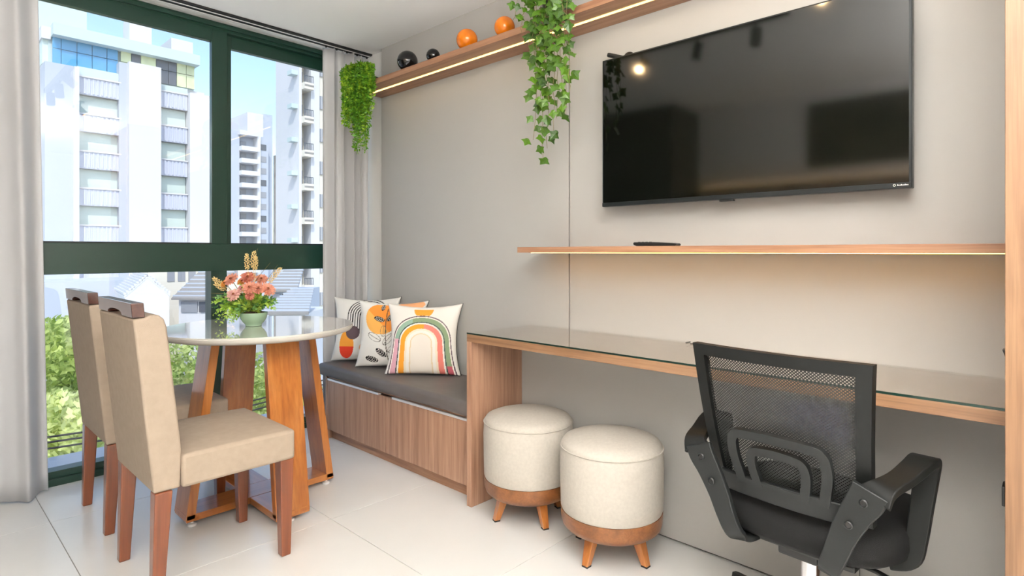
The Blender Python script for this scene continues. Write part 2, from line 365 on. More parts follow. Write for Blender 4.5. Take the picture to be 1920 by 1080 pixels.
bn = thing('storage_bench', 'oak storage bench with two drop fronts under the charcoal seat cushion', 'bench', (1.92, 2.52, 0))
BX = 1.742; B0 = 1.876; B1 = 3.158; BT = .366
boxo('side_panel', M_woodV, (BX-.002, XW, B1-.018, B1, 0, BT), bn, .001)
boxo('plinth', M_woodY, (BX+.03, BX+.046, B0, B1-.018, 0, .056), bn)
boxo('top_board', M_woodY, (BX+.004, XW, B0, B1-.018, BT-.006, BT), bn)
boxo('bottom_board', M_woodY, (BX+.02, XW, B0, B1-.018, .056, .072), bn)
mid = 2.545
for a, b in ((B0+.002, mid-.0015), (mid+.0015, B1-.02)):
    d = boxo('drop_front', M_woodV, (BX, BX+.018, a, b, .058, BT-.018), bn, .001)
    boxo('handle', M_alu, (BX-.007, BX+.014, a+(.035 if a < 2 else .06), b-(.06 if a < 2 else .01), BT-.018, BT-.007), d, .001)
# seat cushion
def softbox(name, m, x0, x1, y0, y1, z0, z1, parent, r, wr_=.002, n=(10, 44, 4), e=6):
    bm = bmesh.new(); bmesh.ops.create_cube(bm, size=1.0)
    bmesh.ops.scale(bm, vec=(x1-x0, y1-y0, z1-z0), verts=bm.verts)
    bmesh.ops.bevel(bm, geom=bm.edges[:], offset=r, segments=4, affect='EDGES', profile=.5)
    bmesh.ops.subdivide_edges(bm, edges=[e_ for e_ in bm.edges if e_.calc_length() > .12], cuts=e, use_grid_fill=True)
    bmesh.ops.subdivide_edges(bm, edges=[e_ for e_ in bm.edges if e_.calc_length() > .05], cuts=3, use_grid_fill=True)
    for v in bm.verts:
        q = v.co
        a = mnoise.noise(Vector((q.x*9, q.y*9, q.z*22+3))); b2 = mnoise.noise(Vector((q.x*3, q.y*40, q.z*6)))
        side = 1-abs(q.z)/((z1-z0)/2)
        v.co = q+v.normal*(wr_*(a*.8+b2*(1.2 if side > .15 else .2)))
    me = bpy.data.meshes.new(name); bm.to_mesh(me); bm.free()
    o = link(name, me, m, parent, smooth=60)
    c = Vector(((x0+x1)/2, (y0+y1)/2, (z0+z1)/2)); o.location = c-(origin_of(parent) if parent else Vector((0, 0, 0)))
    return o
cu = softbox('seat_cushion', M_cush, 1.716, 2.105, 1.884, 3.215, BT+.005, .441, None, .022, .004)
tag(cu, 'long charcoal leatherette seat cushion lying on the oak bench', 'cushion')

us = thing('wall_shelf', 'oak shelf high on the wall with a yellow light strip underneath', 'shelf', (2.0, 1.6, 2.071), 0, 'oak wall shelves')
boxo('board', M_woodY, (1.905, XW, .0865, 3.125, 2.071, 2.102), us, .001)
boxo('light_strip', M_led, (1.990, 2.004, .10, 3.118, 2.0685, 2.0715), us)
ls = thing('wall_shelf', 'narrow oak shelf below the television with glowing strip light underneath', 'shelf', (2.0, .93, 1.095), 0, 'oak wall shelves')
boxo('board', M_woodY, (1.91, XW, .0865, 1.772, 1.096, 1.121), ls, .001)
boxo('light_strip', M_led2, (2.000, 2.012, .10, 1.768, 1.0942, 1.0962), ls)
cb = thing('tall_cabinet', 'tall light oak cabinet at the right edge, its front edge beside the desk', 'cabinet', (1.86, -.3, 0))
boxo('side_panel', M_woodL, (1.60, XW, .0465, .0865, 0, CEIL-.002), cb, .001)
boxo('body', M_woodL, (1.62, XW, -.62, .0465, 0, CEIL-.002), cb, .001)
dr = boxo('door', M_woodL, (1.602, 1.62, -.615, .043, .06, CEIL-.03), cb, .001)
boxo('handle', M_black, (1.585, 1.602, -.04, -.025, .95, 1.15), dr, .002)
pl = thing('power_socket', 'small black plug at the inner side of the tall cabinet, below the desk', 'socket', (1.76, .0866, .50))
boxo('plate', M_black, (1.70, 1.80, .0866, .092, .50, .60), pl, .002); boxo('plug', M_black, (1.715, 1.76, .092, .0985, .525, .57), pl, .002)
pl2 = thing('power_socket', 'tiny black plug just above the desktop at the tall cabinet', 'socket', (1.90, .0866, .80))
boxo('plate', M_black, (1.85, 1.93, .0866, .090, .80, .87), pl2, .002); MB().prism([(1.86, .09, .81), (1.86, .09, .86), (1.86, .106, .86)], (.03, 0, 0)).build('plug', M_black, pl2, True, .001)
cab = thing('power_cable', 'thin black cable end lying on the glass desk behind the office chair', 'cable', (2.0, 1.0, .7505))
zc = .7522
def dp(x, y): p = pt(x, y, (CAMH-zc)*F/(y-HOR)); return (p.x, p.y, zc)
a0 = dp(1286, 642.5)
MB().tube([a0, dp(1299, 639.5), (dp(1299, 639.5)[0], dp(1299, 639.5)[1], .760)], .0016, 6).build('wire_end', M_black, cab, True)
MB().tube([dp(1294, 644), dp(1312, 645), dp(1345, 649), dp(1400, 655)], .0016, 6).build('wire', M_black, cab, True)

# ================================================================== TELEVISION
TY0, TY1, TZ0, TZ1, TX = .316, 1.400, 1.287, 1.900, 2.030
tv = thing('television', 'large black flat television hung on the grey wall', 'television', (2.06, .86, TZ0))
boxo('casing', M_tvb, (TX+.003, TX+.034, TY0, TY1, TZ0, TZ1), tv, .003)
boxo('screen', M_screen, (TX, TX+.003, TY0+.008, TY1-.008, TZ0+.017, TZ1-.007), tv)
boxo('lower_bezel', M_tvb, (TX-.0005, TX+.003, TY0+.002, TY1-.002, TZ0+.001, TZ0+.0165), tv, .001)
boxo('wall_mount', M_black, (TX+.034, XW, .62, 1.10, 1.45, 1.75), tv)
boxo('receiver_tab', M_black, (TX+.002, TX+.02, .845, .895, TZ0-.007, TZ0), tv, .001)
lg = M_white
mk = MB()
for k in range(9): mk.box(TX-.0008, TX-.0005, .352-.0032*k-.0011, .352-.0032*k+.0011, TZ0+.0075, TZ0+(.0105 if k % 3 else .0118))
mk.build('maker_word', lg, tv, True)
ring = MB(); ring.lathe([(.0024, 0), (.0036, 0), (.0036, .0004), (.0024, .0004), (.0024, 0)], 14, caps=False)
for i, v in enumerate(ring.v): ring.v[i] = Vector((TX-.0005-v.z, .360+v.x, TZ0+.0095+v.y))
ring.build('maker_ring', lg, tv, True)
an = thing('antenna', 'short black rod antenna with round hub poking up behind the television top', 'antenna', (2.088, 1.30, 1.895))
MB().sphere((2.088, 1.305, 1.905), .024, 20, 12, (.7, 1.1, 1)).build('hub', M_black, an, True, smooth=60)
MB().tube([(2.078, 1.325, 1.905), (2.062, 1.385, 1.928), (2.060, 1.391, 1.930)], [.0098, .0095, .008], 14).build('rod', M_black, an, True, smooth=50)
boxo('clamp', M_black, (TX+.036, 2.105, 1.285, 1.325, 1.86, 1.905), an, .003)
rm = thing('remote_control', 'slim black remote control lying on the narrow shelf below the television', 'remote', (1.975, 1.11, 1.121))
pr = [(1.955, 1.024, 1.1245), (1.955, 1.03, 1.1215), (1.955, 1.19, 1.1215), (1.955, 1.205, 1.128), (1.955, 1.203, 1.1365), (1.955, 1.12, 1.1365), (1.955, 1.05, 1.133), (1.955, 1.027, 1.1315)]
rb = MB().prism(pr, (.042, 0, 0)).build('shell', M_black, rm, True, .003)
for k in range(4): boxo('button', M_gplast, (1.962, 1.968, 1.13+.016*k, 1.138+.016*k, 1.1362, 1.138), rb)

# ================================================================== BALLS ON THE HIGH SHELF
for nm, r, Y, m, lab in (('ball', .057, 2.641, M_blackg, 'larger glossy black ceramic ball on the high shelf, nearest the fern'),
                         ('ball', .036, 2.416, M_blackg, 'small glossy black ceramic ball on the high shelf'),
                         ('ball', .053, 2.150, M_orangeg, 'larger glossy orange ceramic ball on the high shelf, next to the small black ball'),
                         ('ball', .048, 1.890, M_orangeg, 'orange ceramic ball on the high shelf, right beside the ivy')):
    t = thing('ceramic_ball', lab, 'ball', (1.95, Y, 2.102), 0, 'ceramic balls on the high shelf')
    prof = [(.0, 0.0)]+[(r*sin(a), r-r*cos(a)) for a in [R(d) for d in range(14, 175, 8)]]+[(.006*r/.05, 2*r*.995)]
    MB().lathe([(max(p[0], 1e-4), p[1]-r*(1-cos(R(14)))*(1 if i else 0)) for i, p in enumerate(prof)], 36).build('globe', m, t, smooth=60)
    MB().lathe([(r*.3, 0), (r*.3, .002), (r*.2, .003)], 20).build('foot_ring', m, t)

# ================================================================== DINING TABLE
TC = Vector((1.11, 2.592, 0))
tb = thing('dining_table', 'round dining table with glossy off-white top on crossed orange wood frames', 'table', TC)
MB().lathe([(.374, .742), (.392, .748), (.399, .757), (.4, .7655), (.398, .7675)], 96).build('table_rim', M_rim, tb, smooth=40)
MB().lathe([(.398, .7675), (.399, .7705), (.397, .772)], 96).build('glass_top', M_top, tb, smooth=30)
hw, th, zb, zt, rb_, rt = .071, .034, .030, .742, .322, .224
for k, (ax, sg) in enumerate(((0, -1), (0, 1), (1, -1), (1, 1))):
    def P(r, w, z): return (sg*r, w, z) if ax == 0 else (w, sg*r, z)
    lo = [P(rb_, -hw, zb), P(rb_-th, -hw, zb), P(rb_-th, hw, zb), P(rb_, hw, zb)]; hi = [P(rt, -hw, zt), P(rt-th, -hw, zt), P(rt-th, hw, zt), P(rt, hw, zt)]
    if (sg > 0) == (ax == 0): lo = lo[::-1]; hi = hi[::-1]
    MB().hexa(lo, hi).build('leg_board', M_woodO, tb, bevel=.002)
    q = P(rb_-.03, 0, 0)
    MB().lathe([(.006, .026), (.006, .012), (.016, .008), (.017, 0)], 16, (q[0], q[1]-.05 if ax == 0 else q[1], 0)).build('levelling_foot', M_alu, tb, smooth=40)
boxo('base_board', M_woodOx, (-rb_+.002, rb_-.002, -hw, hw, .022, .050), tb, .002, world=False)
boxo('base_board', M_woodOy, (-hw, hw, -rb_+.002, -hw-.0005, .022, .0495), tb, .002, world=False)
boxo('base_board', M_woodOy, (-hw, hw, hw+.0005, rb_-.002, .022, .0495), tb, .002, world=False)
boxo('top_cross', M_woodOx, (-rt, rt, -hw, hw, .722, .742), tb, world=False); boxo('top_cross', M_woodOy, (-hw, hw, -rt, rt, .7221, .7419), tb, world=False)

# ================================================================== DINING CHAIRS
def dining_chair(loc, label):
    t = thing('dining_chair', label, 'chair', loc, 0, 'dining chairs')
    hwid = .213
    pf = [(-.225, .352), (-.150, .352), (-.146, .47), (-.188, .865), (-.196, .890), (-.210, .903), (-.236, .906), (-.247, .898), (-.280, .896)]
    bm = bmesh.new()
    n = 13; rings = []
    for j in range(n+1):
        y = -hwid+2*hwid*j/n
        rings.append([bm.verts.new((x, y, z)) for x, z in pf])
    for j in range(n):
        for i in range(len(pf)): bm.faces.new((rings[j][i], rings[j][(i+1) % len(pf)], rings[j+1][(i+1) % len(pf)], rings[j+1][i]))
    bm.faces.new(rings[0][::-1]); bm.faces.new(rings[-1])
    bmesh.ops.recalc_face_normals(bm, faces=bm.faces)
    me = bpy.data.meshes.new('backrest'); bm.to_mesh(me); bm.free()
    link('backrest', me, M_beige, t, .007, 3, smooth=35)
    # seat
    vs = []; fs = []; nx, ny = 12, 12; x0, x1, y0, y1, za, zb_ = -.148, .226, -.222, .222, .350, .455
    sb = MB(); g = []
    for i in range(nx+1):
        for j in range(ny+1):
            u, w = 2*i/nx-1, 2*j/ny-1
            vs.append((x0+(x1-x0)*i/nx, y0+(y1-y0)*j/ny, zb_+.012*(1-u**4)*(1-w**4)))
    for i in range(nx):
        for j in range(ny): fs.append((i*(ny+1)+j, (i+1)*(ny+1)+j, (i+1)*(ny+1)+j+1, i*(ny+1)+j+1))
    ed = [i*(ny+1) for i in range(nx+1)]+[nx*(ny+1)+j for j in range(1, ny+1)]+[i*(ny+1)+ny for i in range(nx-1, -1, -1)]+[j for j in range(ny-1, 0, -1)]
    k0 = len(vs); vs += [(vs[e][0], vs[e][1], za) for e in ed]
    for q in range(len(ed)): fs.append((ed[q], k0+q, k0+(q+1) % len(ed), ed[(q+1) % len(ed)]))
    fs.append([k0+q for q in range(len(ed))])
    sb.add(vs, fs); bme = sb.me('seat'); b2 = bmesh.new(); b2.from_mesh(bme); bmesh.ops.recalc_face_normals(b2, faces=b2.faces); b2.to_mesh(bme); b2.free()
    link('seat', bme, M_beige, t, .011, 3, smooth=35)
    for sx in (-1, 1):
        for sy in (-1, 1):
            cx, cyy = (-.198 if sx < 0 else .198), .190*sy; bx_ = cx+(-.014 if sx < 0 else .002); a, b = .025, .017
            ax0, by0 = cyy+sy*.003, cyy+sy*.0
            MB().hexa([(bx_-b, by0-b, 0), (bx_+b, by0-b, 0), (bx_+b, by0+b, 0), (bx_-b, by0+b, 0)], [(cx-a, ax0-a, .352), (cx+a, ax0-a, .352), (cx+a, ax0+a, .352), (cx-a, ax0+a, .352)]).build('leg', M_leg, t, bevel=.004)
    # top rail with an arched finger slot
    L = .209; pts = [(-L, .899), (-.098, .899)]
    for q in range(0, 11): a = pi-pi*q/10; pts.append((.085*cos(a), .899+.017*sin(a)**.7 if sin(a) > 0 else .899))
    pts += [(.098, .899), (L, .899), (L+.001, .944), (-L-.001, .944)]
    MB().prism([(-.281-(z-.9)*.09, y, z) for y, z in pts], (.034, 0, 0)).build('top_rail', M_rail, t, bevel=.0025)
    return t
dining_chair((.770, 2.245, 0), 'nearer of two beige upholstered dining chairs, its whole seat in view')
dining_chair((.782, 2.893, 0), 'farther beige upholstered dining chair, beside the left curtain')

# ================================================================== POUFS
def pouf(loc, rz, label):
    t = thing('pouf', label, 'pouf', loc, rz, 'round linen poufs')
    r = .186
    prof = [(r*.2, .168), (r-.004, .168), (r-.001, .176), (r+.001, .25), (r+.002, .34), (r, .386), (r-.003, .394)]
    MB().lathe(prof, 56).build('fabric_side', M_linen, t, smooth=50)
    top = [(r-.002, .3935), (r-.004, .402), (r-.011, .412), (r-.03, .420), (r-.08, .430), (r-.13, .434), (.01, .435)]
    MB().lathe(top, 56).build('top_pad', M_linen, t, smooth=60)
    MB().lathe([(r+.0005, .3915), (r+.0022, .3935), (r+.0005, .3955), (r-.004, .3935)], 56, caps=False).build('seam_piping', M_linen, t, smooth=80)
    MB().lathe([(.02, .098), (r-.045, .098), (r-.022, .101), (r-.008, .112), (r-.003, .128), (r-.001, .1675), (.02, .1675)], 56).build('wood_band', M_pouf, t, smooth=50)
    for k in range(4):
        a = pi/4+k*pi/2; d = Vector((cos(a), sin(a), 0)); p = Vector((-sin(a), cos(a), 0))
        lo = d*.146; hi = d*.112; w0, w1 = .012, .019
        q = lambda c, w, z: [(c+d*w-p*w)+Vector((0, 0, z)), (c+d*w+p*w)+Vector((0, 0, z)), (c-d*w+p*w)+Vector((0, 0, z)), (c-d*w-p*w)+Vector((0, 0, z))]
        lg_ = MB().hexa(q(lo, w0, .005), q(hi, w1, .099)).build('leg', M_woodO, t, bevel=.002)
        MB().hexa(q(lo, w0, 0), q(lo, w0, .005)).build('foot_pad', M_rubber, lg_)
pouf((1.822, 1.628, 0), R(24), 'round cream linen pouf standing next to the wooden desk leg')
pouf((1.803, 1.202, 0), R(43), 'round cream linen pouf standing nearer the office chair')

# ================================================================== OFFICE CHAIR
oc = thing('office_chair', 'black mesh-back swivel office chair pushed in at the glass desk', 'office chair', (1.695, .492, 0), R(-5))
def bs(s, t, off=0.0):   # surface of the back
    z = .462+.392*t; hwd = .190+.027*t
    return Vector((-.160-.092*t-.012*sin(pi*t)+.022*s*s+off, s*hwd, z))
def patch(s0, s1, t0, t1, th, n=8, m=8, off=0.0):
    vs = []; fs = []
    for L_ in (0, 1):
        for i in range(n+1):
            for j in range(m+1): vs.append(bs(s0+(s1-s0)*i/n, t0+(t1-t0)*j/m, off+(th if L_ else 0)))
    N = (n+1)*(m+1); I = lambda l, i, j: l*N+i*(m+1)+j
    for i in range(n):
        for j in range(m):
            fs.append((I(0, i, j), I(0, i, j+1), I(0, i+1, j+1), I(0, i+1, j))); fs.append((I(1, i, j), I(1, i+1, j), I(1, i+1, j+1), I(1, i, j+1)))
    for i in range(n):
        fs.append((I(0, i, 0), I(0, i+1, 0), I(1, i+1, 0), I(1, i, 0))); fs.append((I(0, i+1, m), I(0, i, m), I(1, i, m), I(1, i+1, m)))
    for j in range(m):
        fs.append((I(0, 0, j+1), I(0, 0, j), I(1, 0, j), I(1, 0, j+1))); fs.append((I(0, n, j), I(0, n, j+1), I(1, n, j+1), I(1, n, j)))
    return vs, fs
fr = MB()
fr.add(*patch(-1, -.85, .0, 1, .026, 3, 14)); fr.add(*patch(.85, 1, .0, 1, .026, 3, 14)); fr.add(*patch(-.85, .85, .925, 1, .026, 16, 2))
bme = fr.me('back_frame'); b_ = bmesh.new(); b_.from_mesh(bme); bmesh.ops.remove_doubles(b_, verts=b_.verts, dist=1e-5); b_.to_mesh(bme); b_.free()
link('back_frame', bme, M_dplast, oc, .004, 2, smooth=40)
vs = []; fs = []; n = 20; m = 20
for i in range(n+1):
    for j in range(m+1): vs.append(bs(-.86+1.72*i/n, .02+.92*j/m, .014))
for i in range(n):
    for j in range(m): fs.append((i*(m+1)+j, (i+1)*(m+1)+j, (i+1)*(m+1)+j+1, i*(m+1)+j+1))
MB().add(vs, fs).build('mesh_panel', M_mesh, oc, smooth=180)
def ribbon(path, parent, name, m, bev=.004, wdir=(0, 1, 0), smooth=40):
    # path entries (x, y, z, width, thickness): width runs along wdir
    P = [Vector(p[:3]) for p in path]; vs = []; fs = []
    for i, p in enumerate(P):
        t = (P[min(i+1, len(P)-1)]-P[max(i-1, 0)]).normalized(); w = Vector(wdir); w = (w-t*w.dot(t)).normalized(); nn = t.cross(w)
        a, b = path[i][3]/2, path[i][4]/2
        vs += [p+w*a+nn*b, p-w*a+nn*b, p-w*a-nn*b, p+w*a-nn*b]
    for i in range(len(P)-1):
        for q in range(4): fs.append((i*4+q, i*4+(q+1) % 4, (i+1)*4+(q+1) % 4, (i+1)*4+q))
    fs.append((3, 2, 1, 0)); k = (len(P)-1)*4; fs.append((k, k+1, k+2, k+3))
    bm_ = MB().add(vs, fs).me(name); b = bmesh.new(); b.from_mesh(bm_); bmesh.ops.recalc_face_normals(b, faces=b.faces); b.to_mesh(bm_); b.free()
    return link(name, bm_, m, parent, bev, 2, smooth=smooth)
def smoothpath(keys, n=6):
    out = []; K = [list(k) for k in keys]
    for i in range(len(K)-1):
        p0, p1, p2, p3 = K[max(i-1, 0)], K[i], K[i+1], K[min(i+2, len(K)-1)]
        for q in range(n):
            u = q/n
            out.append([.5*((2*b)+(-a+c)*u+(2*a-5*b+4*c-d)*u*u+(-a+3*b-3*c+d)*u**3) for a, b, c, d in zip(p0, p1, p2, p3)])
    out.append(K[-1]); return out
# lumbar bracket
lum = MB(); lum.add(*patch(-.86, .86, -.01, .135, .016, 14, 3, -.014)); lo_ = lum.build('lumbar_bar', M_gplast, oc, bevel=.004, smooth=40)
def back_xyz(y, z, off): 
    t = (z-.462)/.392; s = y/(.190+.027*t); v = bs(s, t, off); return (v.x, y, z)
def arch(hb, ht, z0, z1, rr, wid):
    k2 = [(hb, z0), (ht*.98+hb*.02, z0+(z1-z0)*.5), (ht, z1-rr), (ht-rr*.3, z1-rr*.3), (ht-rr, z1), (0, z1+.004), (-ht+rr, z1), (-ht+rr*.3, z1-rr*.3), (-ht, z1-rr), (-ht*.98-hb*.02, z0+(z1-z0)*.5), (-hb, z0)]
    return [(*back_xyz(y, z, -.008), wid, .014) for y, z in smoothpath(k2, 6)]
def archrib(path, name, nrm=None):
    P = [Vector(p[:3]) for p in path]; vs = []; fs = []
    for i, p in enumerate(P):
        t = (P[min(i+1, len(P)-1)]-P[max(i-1, 0)]).normalized(); nn = Vector((-1, 0, -.25)).normalized(); w = t.cross(nn).normalized()
        if nrm: w = Vector((0, 1, 0)) if abs(t.x) > .8 else t.cross(nrm).normalized(); w = w*(1 if w.y > 0 else -1); w = (w-t*w.dot(t)).normalized(); nn = t.cross(w)
        a, b = path[i][3]/2, path[i][4]/2
        vs += [p+w*a+nn*b, p-w*a+nn*b, p-w*a-nn*b, p+w*a-nn*b]
    for i in range(len(P)-1):
        for q in range(4): fs.append((i*4+q, i*4+(q+1) % 4, (i+1)*4+(q+1) % 4, (i+1)*4+q))
    fs.append((3, 2, 1, 0)); k = (len(P)-1)*4; fs.append((k, k+1, k+2, k+3))
    bm_ = MB().add(vs, fs).me(name); b = bmesh.new(); b.from_mesh(bm_); bmesh.ops.recalc_face_normals(b, faces=b.faces); b.to_mesh(bm_); b.free()
    return link(name, bm_, M_gplast, oc, .003, 2, smooth=40)
archrib(arch(.100, .114, .500, .636, .026, .024), 'lumbar_arch'); archrib(arch(.056, .066, .500, .598, .020, .022), 'lumbar_arch')
def strap(path, name): return archrib(path, name, Vector((-1, 0, 0)))
for sg in (1, -1):
    keys = [(-.10, .094, .346, .040, .015), (-.160, .106, .345, .044, .015), (-.194, .116, .364, .048, .015), (-.203, .134, .408, .052, .016), (-.207, .152, .460, .058, .016), (-.211, .178, .516, .066, .016), (-.214, .198, .552, .074, .016), (-.214, .208, .578, .074, .015)]
    st = strap([(p[0], p[1]*sg, *p[2:]) for p in smoothpath(keys, 6)], 'arm_bracket')
    keys = [(-.211, .214, .562, .072, .016), (-.196, .228, .582, .056, .018), (-.140, .244, .592, .050, .020), (-.08, .256, .606, .052, .022), (-.03, .260, .612, .056, .022), (.008, .260, .602, .056, .022), (.014, .258, .57, .050, .022), (.002, .252, .50, .046, .022), (-.012, .244, .42, .044, .022), (-.026, .234, .372, .042, .018), (-.03, .19, .352, .04, .012)]
    ribbon([(p[0], p[1]*sg, *p[2:]) for p in smoothpath(keys, 6)], oc, 'armrest', M_dplast)
    for z, y in ((.548, .196), (.490, .166)):
        x = -.2255
        sc_ = MB(); sc_.lathe([(.0095, 0), (.0095, .002), (.0075, .0035), (.006, .0012)], 18)
        for i, v in enumerate(sc_.v): sc_.v[i] = Vector((x+.004-v.z*1.4, y*sg+v.x, z+v.y))
        sc_.build('screw', M_black, st, smooth=40)
# seat pad
rings = [(.60, .352), (.90, .355), (.985, .372), (1.0, .392), (.985, .415), (.94, .432), (.80, .444), (.5, .449), (.05, .450)]
vs = []; fs = []; N = 48
for sc_, z in rings:
    for i in range(N):
        a = 2*pi*i/N; c_, s_ = cos(a), sin(a); e = .62
        vs.append((.058+.235*sc_*math.copysign(abs(c_)**e, c_), .238*sc_*math.copysign(abs(s_)**e, s_), z-.012*max(0, c_)**2*(z > .40)+.006*abs(s_)*(z > .4)))
for j in range(len(rings)-1):
    for i in range(N): fs.append((j*N+i, j*N+(i+1) % N, (j+1)*N+(i+1) % N, (j+1)*N+i))
fs.append(list(range(N))[::-1]); fs.append([(len(rings)-1)*N+i for i in range(N)])
MB().add(vs, fs).build('seat', M_seatf, oc, smooth=70)
boxo('seat_plate', M_black, (-.13, .18, -.15, .15, .338, .354), oc, .004, world=False)
boxo('tilt_mechanism', M_black, (-.09, .09, -.05, .05, .30, .338), oc, .006, world=False)
MB().tube([(-.02, -.05, .318), (-.03, -.17, .315), (-.035, -.20, .308)], [.005, .006, .009], 10).build('lever', M_black, oc, smooth=50)
MB().tube([(0, 0, .10), (0, 0, .30)], .025, 24).build('gas_lift', M_chrome, oc, smooth=40)
MB().tube([(0, 0, .298), (0, 0, .308)], .030, 24).build('lift_collar', M_black, oc, smooth=40)
MB().lathe([(.036, .075), (.042, .09), (.04, .115), (.03, .122)], 24).build('base_hub', M_gplast, oc, smooth=40)
for k in range(5):
    a = R(67+72*k); d = Vector((cos(a), sin(a), 0)); p = Vector((-d.y, d.x, 0))
    A = [(d*.03, .022, .082, .118), (d*.18, .020, .072, .100), (d*.29, .015, .062, .083), (d*.305, .010, .064, .080)]
    vs = []; fs = []
    for c, w, z0, z1 in A: vs += [c-p*w+Vector((0, 0, z0)), c+p*w+Vector((0, 0, z0)), c+p*w*.7+Vector((0, 0, z1)), c-p*w*.7+Vector((0, 0, z1))]
    for i in range(3):
        for q in range(4): fs.append((i*4+q, i*4+(q+1) % 4, (i+1)*4+(q+1) % 4, (i+1)*4+q))
    fs += [(3, 2, 1, 0), (12, 13, 14, 15)]
    lgk = MB().add(vs, fs).build('base_leg', M_gplast, oc, bevel=.003)
    ca = MB()
    for s2 in (-1, 1): ca.tube([d*.285+p*s2*.010+Vector((0, 0, .026)), d*.285+p*s2*.024+Vector((0, 0, .026))], .026, 20)
    ca.tube([d*.285+Vector((0, 0, .026)), d*.285+Vector((0, 0, .066))], .008, 10)
    ca.build('caster', M_black, lgk, smooth=40)

# ================================================================== PILLOWS
def pillow(name, label, base, yawv, lean, size, thick, colfn, n=150):
    t = thing(name, label, 'pillow', base, 0, 'throw pillows on the bench')
    w = Vector((yawv[0], yawv[1], 0)).normalized(); nf = Vector((0, 0, 1)).cross(w)*-1
    if nf.dot(Vector((-1, -1, 0))) < 0: nf = -nf
    up = (Vector((0, 0, 1))*cos(lean)-nf*sin(lean)).normalized(); fn = (nf*cos(lean)+Vector((0, 0, 1))*sin(lean)).normalized()
    vs = []; fs = []; cols = []; cream = lin((238, 232, 222))
    for side in (1, -1):
        for i in range(n+1):
            for j in range(n+1):
                u, v = 2*i/n-1, 2*j/n-1
                bow = .15
                x = u*size/2*(1-bow*(1-v*v)*(abs(u)**2)); z = .92*v*size/2*(1-.8*bow*(1-u*u)*(abs(v)**2)*(1 if v > 0 else .4))
                d = thick/2*((1-u*u)*(1-v*v))**.42
                d += .0022*sin(9*u+4*v)*max(0, 1-abs(v))**.5*(1-u*u)
                z2 = z+size/2*.92+.002
                vs.append(w*x+up*z2+fn*(side*d))
                cols.append((*lin(colfn(u, v)), 1) if side > 0 else (*cream, 1))
    N = (n+1)*(n+1)
    for side in (0, 1):
        for i in range(n):
            for j in range(n):
                q = (side*N+i*(n+1)+j, side*N+(i+1)*(n+1)+j, side*N+(i+1)*(n+1)+j+1, side*N+i*(n+1)+j+1); fs.append(q if side == 0 else q[::-1])
    mb = MB().add(vs, fs); me = mb.me('pillow_cover')
    at = me.color_attributes.new('print', 'FLOAT_COLOR', 'POINT')
    at.data.foreach_set('color', [c for q in cols for c in q])
    b = bmesh.new(); b.from_mesh(me); bmesh.ops.remove_doubles(b, verts=b.verts, dist=1e-5); bmesh.ops.recalc_face_normals(b, faces=b.faces); b.to_mesh(me); b.free()
    link('cover', me, M_print, t, smooth=80)
    # dark zip piping along the right edge
    pth = []
    for j in range(21):
        v = -1+2*j/20; x = size/2*(1-.15*(1-v*v)); z2 = .92*(v*size/2+size/2)+.004; pth.append(w*x+up*z2-fn*.002)
    MB().tube(pth, .0022, 6).build('edge_piping', M_black, t, smooth=60)
    return t
M_print = attrmat('printed_cotton')
CR = (236, 232, 226)
def ell(u, v, cx, cy, a, b, ang):
    du, dv = u-cx, v-cy; p = du*cos(ang)+dv*sin(ang); q = -du*sin(ang)+dv*cos(ang); return (p/a)**2+(q/b)**2, p/a, q/b
def rainbow(u, v):
    v0 = -.12
    q = u*.93
    d = sqrt(q*q+(v-v0)**2) if v > v0 else abs(q)*(1-.10*(v0-v))
    if (u-.02)**2+(v-.86)**2 < .25**2 and v < .88 and d > .80: return (230, 152, 56)
    if d > .79: return CR
    if d > .757: return (92, 74, 82)
    if d > .725: return (242, 234, 226)
    if d > .60:
        if u < 0 and v < v0+.12: return (222, 168, 184)
        if u > 0 and v < -.75: return (180, 90, 100)
        return (150, 178, 160) if u < -.25 else (132, 150, 118)
    if d > .57: return (52, 72, 70)
    if d > .53: return (242, 236, 228)
    if d > .40: return (232, 156, 52) if u < .06 else (218, 124, 112)
    if d > .35: return (240, 226, 204)
    if d > .27: return (244, 238, 230)
    if d > .245: return (226, 204, 166)
    return (236, 228, 218)
def leafprint(u, v):
    for cx, cy, a, b, an in ((-.30, .42, .17, .075, -.35), (.04, .50, .17, .075, .95), (-.22, .82, .12, .06, 1.5), (-.20, -.58, .19, .085, -.7), (-.48, -.78, .20, .085, -.3)):
        e, p, q = ell(u, v, cx, cy, a, b, an)
        if e < 1:
            if e > .78 or abs(q) < .12: return (24, 24, 26)
            if abs(((p*3+abs(q)*1.2) % 1)-.5) < .16: return (236, 230, 222)
            return (28, 28, 30)
    for cx, cy, a, b, an in ((-.42, -.12, .22, .10, -.5), (-.02, -.18, .20, .09, .9), (-.16, .06, .16, .08, 1.6), (.10, -.45, .16, .08, .8)):
        e, p, q = ell(u, v, cx, cy, a, b, an)
        if .86 < e < 1.08 or (e < 1 and abs(q) < .07): return (96, 90, 86)
    if abs(u-(-.10+.10*(v-.2)**2)) < .012 and -.9 < v < .8: return (80, 70, 60)
    if (u+.24)**2+(v-.46)**2 < .50**2 and v < .93:
        return (238, 176, 92) if (u+v) < .05 else (236, 146, 62)
    if (u-.55)**2/.16+(v-.88)**2/.03 < 1: return (244, 178, 128)
    return (238, 236, 231)
